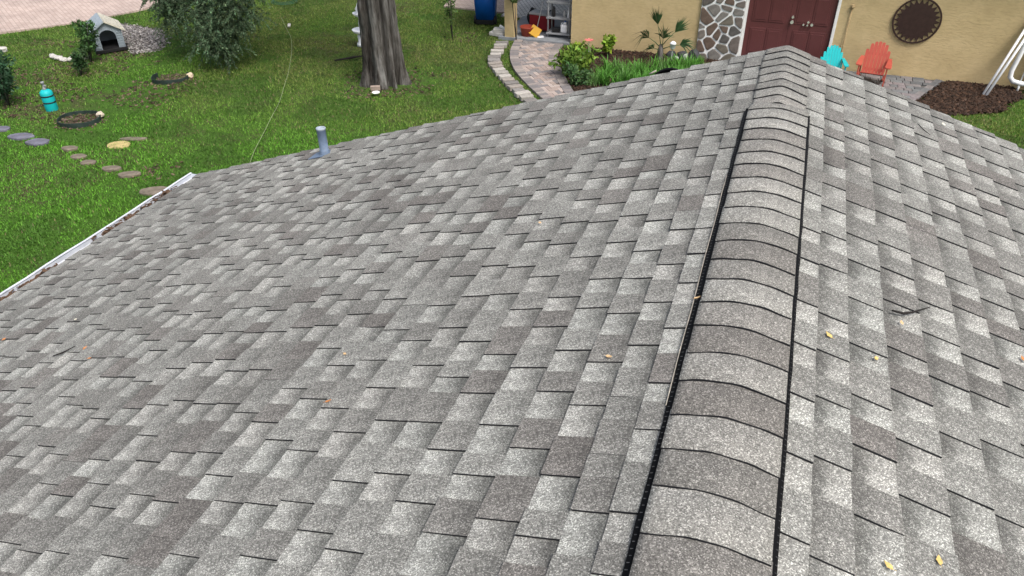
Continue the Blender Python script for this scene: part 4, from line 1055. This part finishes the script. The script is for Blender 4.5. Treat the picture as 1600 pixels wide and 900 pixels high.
# gravel beside it
grav = pip([(-16.9, 11.9), (-15.5, 11.75), (-14.6, 10.9), (-14.35, 10.4), (-14.75, 10.0), (-15.1, 10.25), (-15.7, 10.8), (-16.4, 11.2)])
tag(chips('gravel', grav, (-17, -14.2, 9.9, 12), 4800, (.022, .07), [(.30, .28, .27), (.20, .19, .185), (.42, .40, .38), (.14, .13, .125), (.08, .07, .065)], None, 33, h=.05), 'grey gravel patch beside the kennel', 'gravel', kind='stuff')
q = random.Random(77)
wr = ['leftmost pale rock of the short row below the kennel', 'second pale rock from the left in the row below the kennel', 'third pale rock from the left in the row below the kennel', 'fourth pale rock from the left in the row below the kennel', 'rightmost pale rock of the short row below the kennel']
for i, (x, y) in enumerate([(-16.34, 9.12), (-16.12, 9.05), (-15.92, 9.01), (-15.76, 9.08), (-15.58, 9.30)]):
    rock('rock', (x, y, .03), (q.uniform(.08, .14), q.uniform(.06, .1), .06), M_PALEC, wr[i], 80+i, 'pale rocks below the kennel')
rock('rock', (-18.0, 9.05, .04), (.22, .12, .08), M_PALEC, 'long pale rock at the left edge near the driveway', 91)
# turquoise cylinder
tq = tag(empty('tank', (-13.66, 6.52, 0)), 'turquoise tank with two black bands and a grey neck on the lawn', 'tank')
bm = NB(); lathe(bm, [(.105, -.03), (.118, .0), (.118, .34), (.112, .375), (.08, .405), (.045, .42), (.001, .42)], 22); bm_obj('body', bm, M_TURQ, tq)
for z in (.155, .285):
    bm = NB(); lathe(bm, [(.116, z), (.1225, z+.002), (.1225, z+.026), (.116, z+.028)], 22); bm_obj('band', bm, M_BLACK, tq)
bm = NB(); lathe(bm, [(.04, .41), (.035, .45), (.022, .47), (.022, .54), (.034, .545), (.034, .575), (.001, .58)], 14); box(bm, (.03, 0, .50), (.07, .03, .03), bev=.006); bm_obj('neck', bm, M_GREY, tq)
# garden rings
def garden_ring(loc, rx, ry, rz, lab, a0, a1, hgt, seed):
    t = tag(empty('garden_ring', loc, rz), lab, 'garden ring'); bm = NB(); n = 40; rows = []
    for i in range(n+1):
        a = a0 + (a1-a0)*i/n; c, s = math.cos(a), math.sin(a); hh = hgt*(1+.12*math.sin(3*a))
        rows.append([bm.verts.new((rx*c*k, ry*s*k, z)) for k, z in ((1, -.05), (1, hh), (.955, hh), (.955, -.05))])
    for A, B in zip(rows[:-1], rows[1:]):
        for k in range(4): bm.faces.new((A[k], A[(k+1)%4], B[(k+1)%4], B[k]))
    bmesh.ops.recalc_face_normals(bm, faces=bm.faces)
    bm_obj('edging', bm, plain('dark_green_plastic', (.020, .034, .028), .7, .5, 8), t)
    return t
g1 = garden_ring((-12.62, 8.76, 0), .40, .34, R(20), 'green half ring of lawn edging below the bushy tree', R(150), R(400), .075, 1)
g2 = garden_ring((-12.70, 6.27, 0), .40, .36, R(20), 'dark round edging ring beside the turquoise tank', 0, R(359), .06, 2)
rock('rock', (-12.25, 8.97, .05), (.10, .07, .06), plain('tan_rock', (.62, .50, .36), .8), 'tan rock at the right end of the green half ring', 101)
rock('rock', (-12.42, 6.52, .05), (.10, .07, .06), plain('tan_rock_2', (.52, .45, .36), .8), 'tan rock on the rim of the dark round edging ring', 102)
tag(chips('mulch', lambda x, y: (x+12.7)**2+(y-6.27)**2 < .35**2 or (x+12.62)**2+(y-8.76)**2 < .33**2, (-13.2, -12.2, 5.8, 9.3), 500, (.03, .09), [(.09, .065, .045), (.06, .045, .03), (.13, .10, .075)], None, 44), 'brown mulch inside the two edging rings', 'mulch', kind='stuff')
# stepping stones
def slab(loc, sx, sy, rz, mt, lab, seed, n=9, cat='stepping stone'):
    q = random.Random(seed); bm = NB(); pl_ = [(sx*math.cos(2*math.pi*i/n)*q.uniform(.82, 1.08), sy*math.sin(2*math.pi*i/n)*q.uniform(.82, 1.08)) for i in range(n)]
    prism(bm, round_poly(pl_, q, 1), -.03, .012); bmesh.ops.bevel(bm, geom=[e for e in bm.edges if all(v.co.z > 0 for v in e.verts)], offset=.008, segments=1, affect='EDGES')
    return tag(bm_obj('stepping_stone', bm, mt, loc=(*loc, .004), rz=rz), lab, cat, 'stepping stones in the lawn')
M_PURP = plain('purple_slate', (.13, .13, .165), .85, .4, 6); M_BRN = plain('brown_flag', (.16, .135, .105), .9, .45, 8)
slab((-12.62, 5.20), .24, .15, R(15), M_PURP, 'bluish purple slab, right one of the pair at the lower left lawn', 1)
slab((-13.15, 5.30), .26, .14, R(20), M_PURP, 'bluish purple slab, left one of the pair at the lower left lawn', 2)
slab((-13.8, 5.45), .18, .13, R(20), M_PURP, 'small purplish slab at the left picture edge', 3)
slab((-11.08, 5.56), .235, .165, R(20), plain('yellow_stone', (.42, .34, .15), .85, .35, 12), 'round yellow stepping stone on the green lawn', 4, 12)
slab((-11.02, 5.86), .30, .07, R(20), M_BRN, 'brown flat stone tucked behind the yellow stepping stone', 14, 10)
slab((-11.82, 5.16), .16, .10, R(10), M_BRN, 'brown flagstone farthest left in the stone trail', 5)
slab((-11.40, 4.94), .16, .10, R(20), M_BRN, 'brown flagstone second from the left in the stone trail', 6)
slab((-11.05, 4.80), .16, .10, R(25), M_BRN, 'brown flagstone third from the left in the stone trail', 7)
slab((-10.47, 4.75), .19, .10, R(18), M_BRN, 'brown flagstone fourth from the left in the stone trail', 8)
slab((-10.02, 4.66), .21, .11, R(30), M_BRN, 'pale brown flagstone in the trail with bare soil beside it', 9)
slab((-9.15, 4.30), .30, .16, R(20), M_BRN, 'wide brown flagstone next to the gutter end', 10)
# brick and dish at the trunk
bm = NB(); box(bm, (0, 0, .05), (.20, .10, .085), bev=.006); tag(bm_obj('brick', bm, plain('tan_brick', (.30, .24, .20), .85), loc=(-7.93, 9.50, .01), rz=R(25)), 'tan brick lying at the foot of the thick trunk', 'brick')
bm = NB(); lathe(bm, [(.04, 0), (.075, .045), (.085, .05), (.078, .054), (.04, .015), (.001, .015)], 18); tag(bm_obj('dish', bm, M_WHITEP, loc=(-7.80, 9.28, .01)), 'small white dish on the grass in front of the thick trunk', 'dish')
# tiered bird bath half hidden by the trunk
bb = tag(empty('bird_bath', (-9.75, 12.25, 0)), 'white two-tiered bird bath half hidden behind the trunk', 'bird bath')
bm = NB(); lathe(bm, [(.14, -.02), (.14, .05), (.10, .07), (.11, .24), (.10, .26)], 8); bm_obj('pedestal', bm, M_WHITEP, bb)
bm = NB(); lathe(bm, [(.06, .25), (.19, .32), (.225, .38), (.21, .385), (.12, .33), (.001, .33)], 22); bm_obj('lower_bowl', bm, M_WHITEP, bb)
bm = NB(); lathe(bm, [(.055, .32), (.035, .40), (.05, .52), (.03, .62), (.045, .68)], 14); bm_obj('column', bm, M_WHITEP, bb)
bm = NB(); lathe(bm, [(.04, .67), (.13, .72), (.165, .77), (.15, .775), (.06, .73), (.06, .80), (.09, .86), (.04, .94), (.02, 1.0), (.001, 1.02)], 20); bm_obj('upper_bowl', bm, M_WHITEP, bb)
# cord over the lawn, green hose coil, dark branch pieces
cp = [(-13.0, 13.6), (-11.58, 11.96), (-10.75, 10.66), (-10.0, 9.32), (-9.39, 8.14), (-9.18, 7.68), (-8.77, 6.67), (-8.36, 5.79), (-7.9, 4.9), (-7.3, 4.0)]
CPs = spline(cp, 60); bm = NB(); tube(bm, [(x, y, .055+.012*math.sin(i*.7)) for i, (x, y) in enumerate(CPs)], .005, 6)
tag(bm_obj('cord', bm, plain('pale_cord', (.24, .29, .15), .8)), 'thin pale cord lying across the lawn towards the roof edge', 'cord')
bm = NB()
for k in range(3): tube(bm, [(.38*math.cos(a)*(1-.08*k), .34*math.sin(a)*(1-.08*k), .03+.025*k) for a in np.linspace(0, 6.2, 30)], .008, 6)
tag(bm_obj('hose', bm, plain('green_hose', (.012, .08, .05), .5), loc=(-13.9, 15.1, .02)), 'coiled green garden hose at the top edge of the lawn', 'hose')
def stick(name, pts, rads, mt, lab, cat='twig', group=None):
    bm = NB(); tube(bm, pts, rads, 6); return tag(bm_obj(name, bm, mt), lab, cat, group)
M_TWIG = plain('dark_twig', (.02, .017, .016), .9)
stick('branch', [(-9.75, 10.9, .03), (-9.45, 11.15, .05), (-9.2, 11.45, .04)], [.02, .03, .012], M_TWIG, 'short dark fallen branch on the lawn between cord and trunk', 'branch')
bm = NB(); box(bm, (0, 0, .03), (.07, .22, .04), bev=.008); tag(bm_obj('wood_piece', bm, M_PALEC, loc=(-12.35, 13.0, .03), rz=R(30)), 'pale piece of wood on the grass near the top of the cord', 'wood')

# ================================================================== LITTER ON THE ROOF
def leaf(side, u, v, s, rz, mt, lab):
    s *= .82
    bm = NB(); pts = [(0, -.5), (.22, -.25), (.28, .05), (.16, .32), (0, .55), (-.17, .3), (-.27, .02), (-.2, -.3)]
    vs_ = [bm.verts.new((x*s, y*s, s*(.25*x*x+.22*y*y+.10*math.sin(x*9+y*5)))) for x, y in pts]; c = bm.verts.new((0, 0, -.02*s))
    for i in range(8): bm.faces.new((vs_[i], vs_[(i+1)%8], c))
    s0 = s; tube(bm, [(0, -.5*s, .06*s), (.04*s, -.75*s, .10*s)], .02*s, 4)
    o = bm_obj('fallen_leaf', bm, mt); md = o.modifiers.new('s', 'SOLIDIFY'); md.thickness = .0012
    N = Vector((side*ST, 0, CT)); X_ = Vector((side*CT, 0, -ST)); Y_ = N.cross(X_)
    M = Matrix((X_, Y_, N)).transposed().to_4x4(); M.translation = rp(side, u, v, .0145); o.matrix_world = M @ Matrix.Rotation(rz, 4, 'Z')
    return tag(o, lab, 'leaf', 'fallen leaves on the roof')
LO = plain('orange_leaf', (.50, .21, .07), .7, .3, 60); LY = plain('yellow_leaf', (.58, .42, .15), .7, .3, 60); LT = plain('tan_leaf', (.62, .42, .22), .7, .3, 60); LP = plain('pale_leaf', (.72, .68, .55), .7, .2, 60)
leaf(-1, 1.014, -.988, .030, .6, LT, 'tan leaf high on the left slope below the path')
leaf(-1, .403, -2.067, .032, 1.2, LT, 'tan leaf just left of the ridge near the vent')
leaf(-1, 1.447, -2.261, .030, 2.2, LO, 'orange leaf in the lower middle of the left slope')
leaf(-1, 3.456, -1.774, .042, .3, LO, 'upper orange leaf of the pair at far left of the roof')
leaf(-1, 3.296, -1.874, .036, 1.7, LO, 'lower orange leaf of the pair at far left of the roof')
leaf(-1, 1.557, -1.967, .026, 1.0, LT, 'small tan leaf on the left slope above the orange one')
leaf(-1, 4.453, -1.603, .04, .2, LO, 'orange leaf at the left picture edge of the roof')
leaf(-1, 3.943, -1.448, .035, .9, LP, 'whitish leaf near the gutter at far left')
leaf(-1, .160, -1.755, .028, 2.0, LT, 'tan leaf caught on the left black ridge vent')
leaf(1, .292, -1.769, .034, .9, LY, 'yellow leaf right of the ridge nearest the right vent')
leaf(1, .457, -1.775, .028, 2.6, LY, 'yellow leaf on the right slope, second from the vent')
leaf(1, .566, -1.490, .026, .2, LT, 'tan leaf just below the dark twig')
leaf(1, 1.046, -1.357, .034, .5, LO, 'orange leaf at the right picture edge of the roof')
leaf(1, .453, -2.595, .032, 1.1, LY, 'yellow leaf at the bottom of the right slope, left of two')
leaf(1, .593, -2.501, .034, .1, LY, 'bright yellow leaf at the bottom of the right slope, right of two')
leaf(1, 1.003, .887, .035, .4, LP, 'pale leaf near the far right rake')
stick('twig', [rp(1, .53, -1.447, .018), rp(1, .575, -1.43, .017), rp(1, .61, -1.40, .021), rp(1, .682, -1.316, .024)], [.0035, .005, .004, .002], M_TWIG, 'dark twig lying on the right slope', group='twigs on the roof')
stick('twig', [rp(-1, 3.66, -1.83, .015), rp(-1, 3.60, -1.81, .018), rp(-1, 3.55, -1.76, .022)], [.003, .005, .002], M_TWIG, 'curved dark twig far left on the left slope', group='twigs on the roof')
stick('twig', [rp(1, .82, .69, .015), rp(1, .85, .62, .017), rp(1, .885, .58, .018)], [.002, .003, .001], M_TWIG, 'short twig high on the right slope near the far rake', group='twigs on the roof')

# ================================================================== GRASS
def grass(name, bb, n, excl, seed, lab):
    r = np.random.default_rng(seed); x = r.uniform(bb[0], bb[1], n); y = r.uniform(bb[2], bb[3], n)
    N1, N2, N3 = VN(11), VN(12), VN(13)
    bare = N1(x*.75, y*.75)*.55 + N2(x*2.3, y*2.3)*.45
    thr = np.full(n, .13)
    for cx, cy, rad, k in ((-12.7, 7.9, 1.0, .45), (-12.9, 6.2, .9, .4), (-15.2, 8.6, 1.8, .28), (-8.0, 10.1, 1.05, .5), (-7.3, 10.5, .8, .35), (-14.8, 6.3, .9, .4), (-7.6, 13.6, .5, .4), (-9.6, 4.7, .6, .25), (-17.2, 10.0, 1.2, .25), (-15.4, 10.9, 1.3, .5), (-11.5, 10.8, 1.4, .12), (4.7, 12.2, .9, .4), (4.2, 12.0, .6, .2), (-10.2, 14.6, 2.0, .12), (-13.7, 7.4, 1.0, .25)):
        thr += k*np.exp(-((x-cx)**2+(y-cy)**2)/rad**2)
    keep = (bare + r.normal(0, .12, n) > thr) | (r.random(n) < .16)
    keep &= ~excl(x, y)
    x, y = x[keep], y[keep]; n = len(x)
    far = np.clip((y - 4.0 + .15*(x+8))/8, 0, 1)                 # bright turf near the gutter, drier olive turf farther out
    dry = np.clip(far*.95 + (N3(x*.6, y*.6)-.5)*.9, 0, 1)
    lush = np.array([.100, .255, .024]); oliv = np.array([.140, .185, .042]); dark = np.array([.040, .090, .016]); straw = np.array([.24, .20, .10])
    c = lush[None]*(1-dry[:, None]) + oliv[None]*dry[:, None]
    mo = N2(x*1.4+30, y*1.4)[:, None]; c = c*(1-.55*(mo > .62)) + dark[None]*.55*(mo > .62)
    c *= np.exp(r.normal(0, .30, (n, 1)))
    st = r.random(n) < .03*(1+2*dry); c[st] = straw*r.uniform(.6, 1.1, (st.sum(), 1))
    h = r.uniform(.018, .048, n)*(.75+.5*N1(x*1.7+9, y*1.7)); a = r.uniform(0, 6.28, n); ln = r.uniform(.3, 1.3, n)*h; wd = r.uniform(.006, .011, n)
    z = gz(x, y)
    dx, dy = np.cos(a), np.sin(a)
    V = np.stack([np.stack([x-dy*wd, y+dx*wd, z], 1), np.stack([x+dy*wd, y-dx*wd, z], 1), np.stack([x+dx*ln+dy*wd*.3, y+dy*ln-dx*wd*.3, z+h], 1)], 1).reshape(-1, 3)
    F = (np.arange(n)*3)[:, None] + np.array([0, 1, 2])
    o = attr_mesh(name, V, F, np.repeat(c, 3, 0), M_GRASS); return tag(o, lab, 'grass', kind='stuff')
drv = lambda x, y: (x < -16.9) & ((y - 10.25) > (x + 19.37)*1.48 - .1)
pxl, pyl = EP[::-1, 1], EP[::-1, 0]
def exL(x, y):
    e = drv(x, y) | ((x > -5.0) & (y < 1.2))
    edge_x = np.interp(y, PL[::-1, 1], PL[::-1, 0])
    e |= (y < 13.75) & (x > edge_x)
    e |= (y > 13.7) & (x > -6.75)
    e |= (y > 15.95) & (x > -9.3)
    return e
grass('lawn', (-21, -2.8, .0, 17.5), 520000, exL, 100, 'green lawn behind and left of the roof')
mp_ = np.array(mulch_poly)
def exR(x, y):
    return np.array([in_mulch(a, b) for a, b in zip(x, y)]) | ((x < 2.9) & (y > 11.2)) | (y > 13.7)
grass('lawn', (2.2, 6.5, 8.5, 13.7), 30000, exR, 101, 'patchy lawn beyond the right slope of the roof')

LN = VN(19)
def litter_zone(x, y):
    k = 0
    for cx, cy, rad, a in ((-12.7, 7.9, 1.1, 1), (-12.9, 6.2, .9, .9), (-15.2, 8.6, 1.9, .7), (-8.0, 10.1, 1.0, .9), (-7.2, 10.5, .7, .6), (-14.8, 6.3, .9, .9), (-7.6, 13.6, .45, .9), (-9.6, 4.75, .55, .6), (-17.2, 10.0, 1.2, .5), (-13.7, 7.4, 1.1, .6)):
        k = max(k, a*math.exp(-((x-cx)**2+(y-cy)**2)/rad**2))
    return k*float(LN(x*2.1, y*2.1)) > .22
tag(chips('leaf_litter', litter_zone, (-18.5, -6.5, 4.2, 14.2), 4600, (.02, .07), [(.09, .06, .04), (.055, .038, .026), (.14, .10, .07), (.19, .145, .10), (.04, .03, .022)], None, 55, h=.035), 'brown leaf litter scattered over the bare patches of the lawn', 'leaf litter', kind='stuff')

# ------------------------------------------------------------------ render settings
scene.render.engine = 'CYCLES'; scene.cycles.use_denoising = True
scene.render.resolution_x = 1024; scene.render.resolution_y = 576
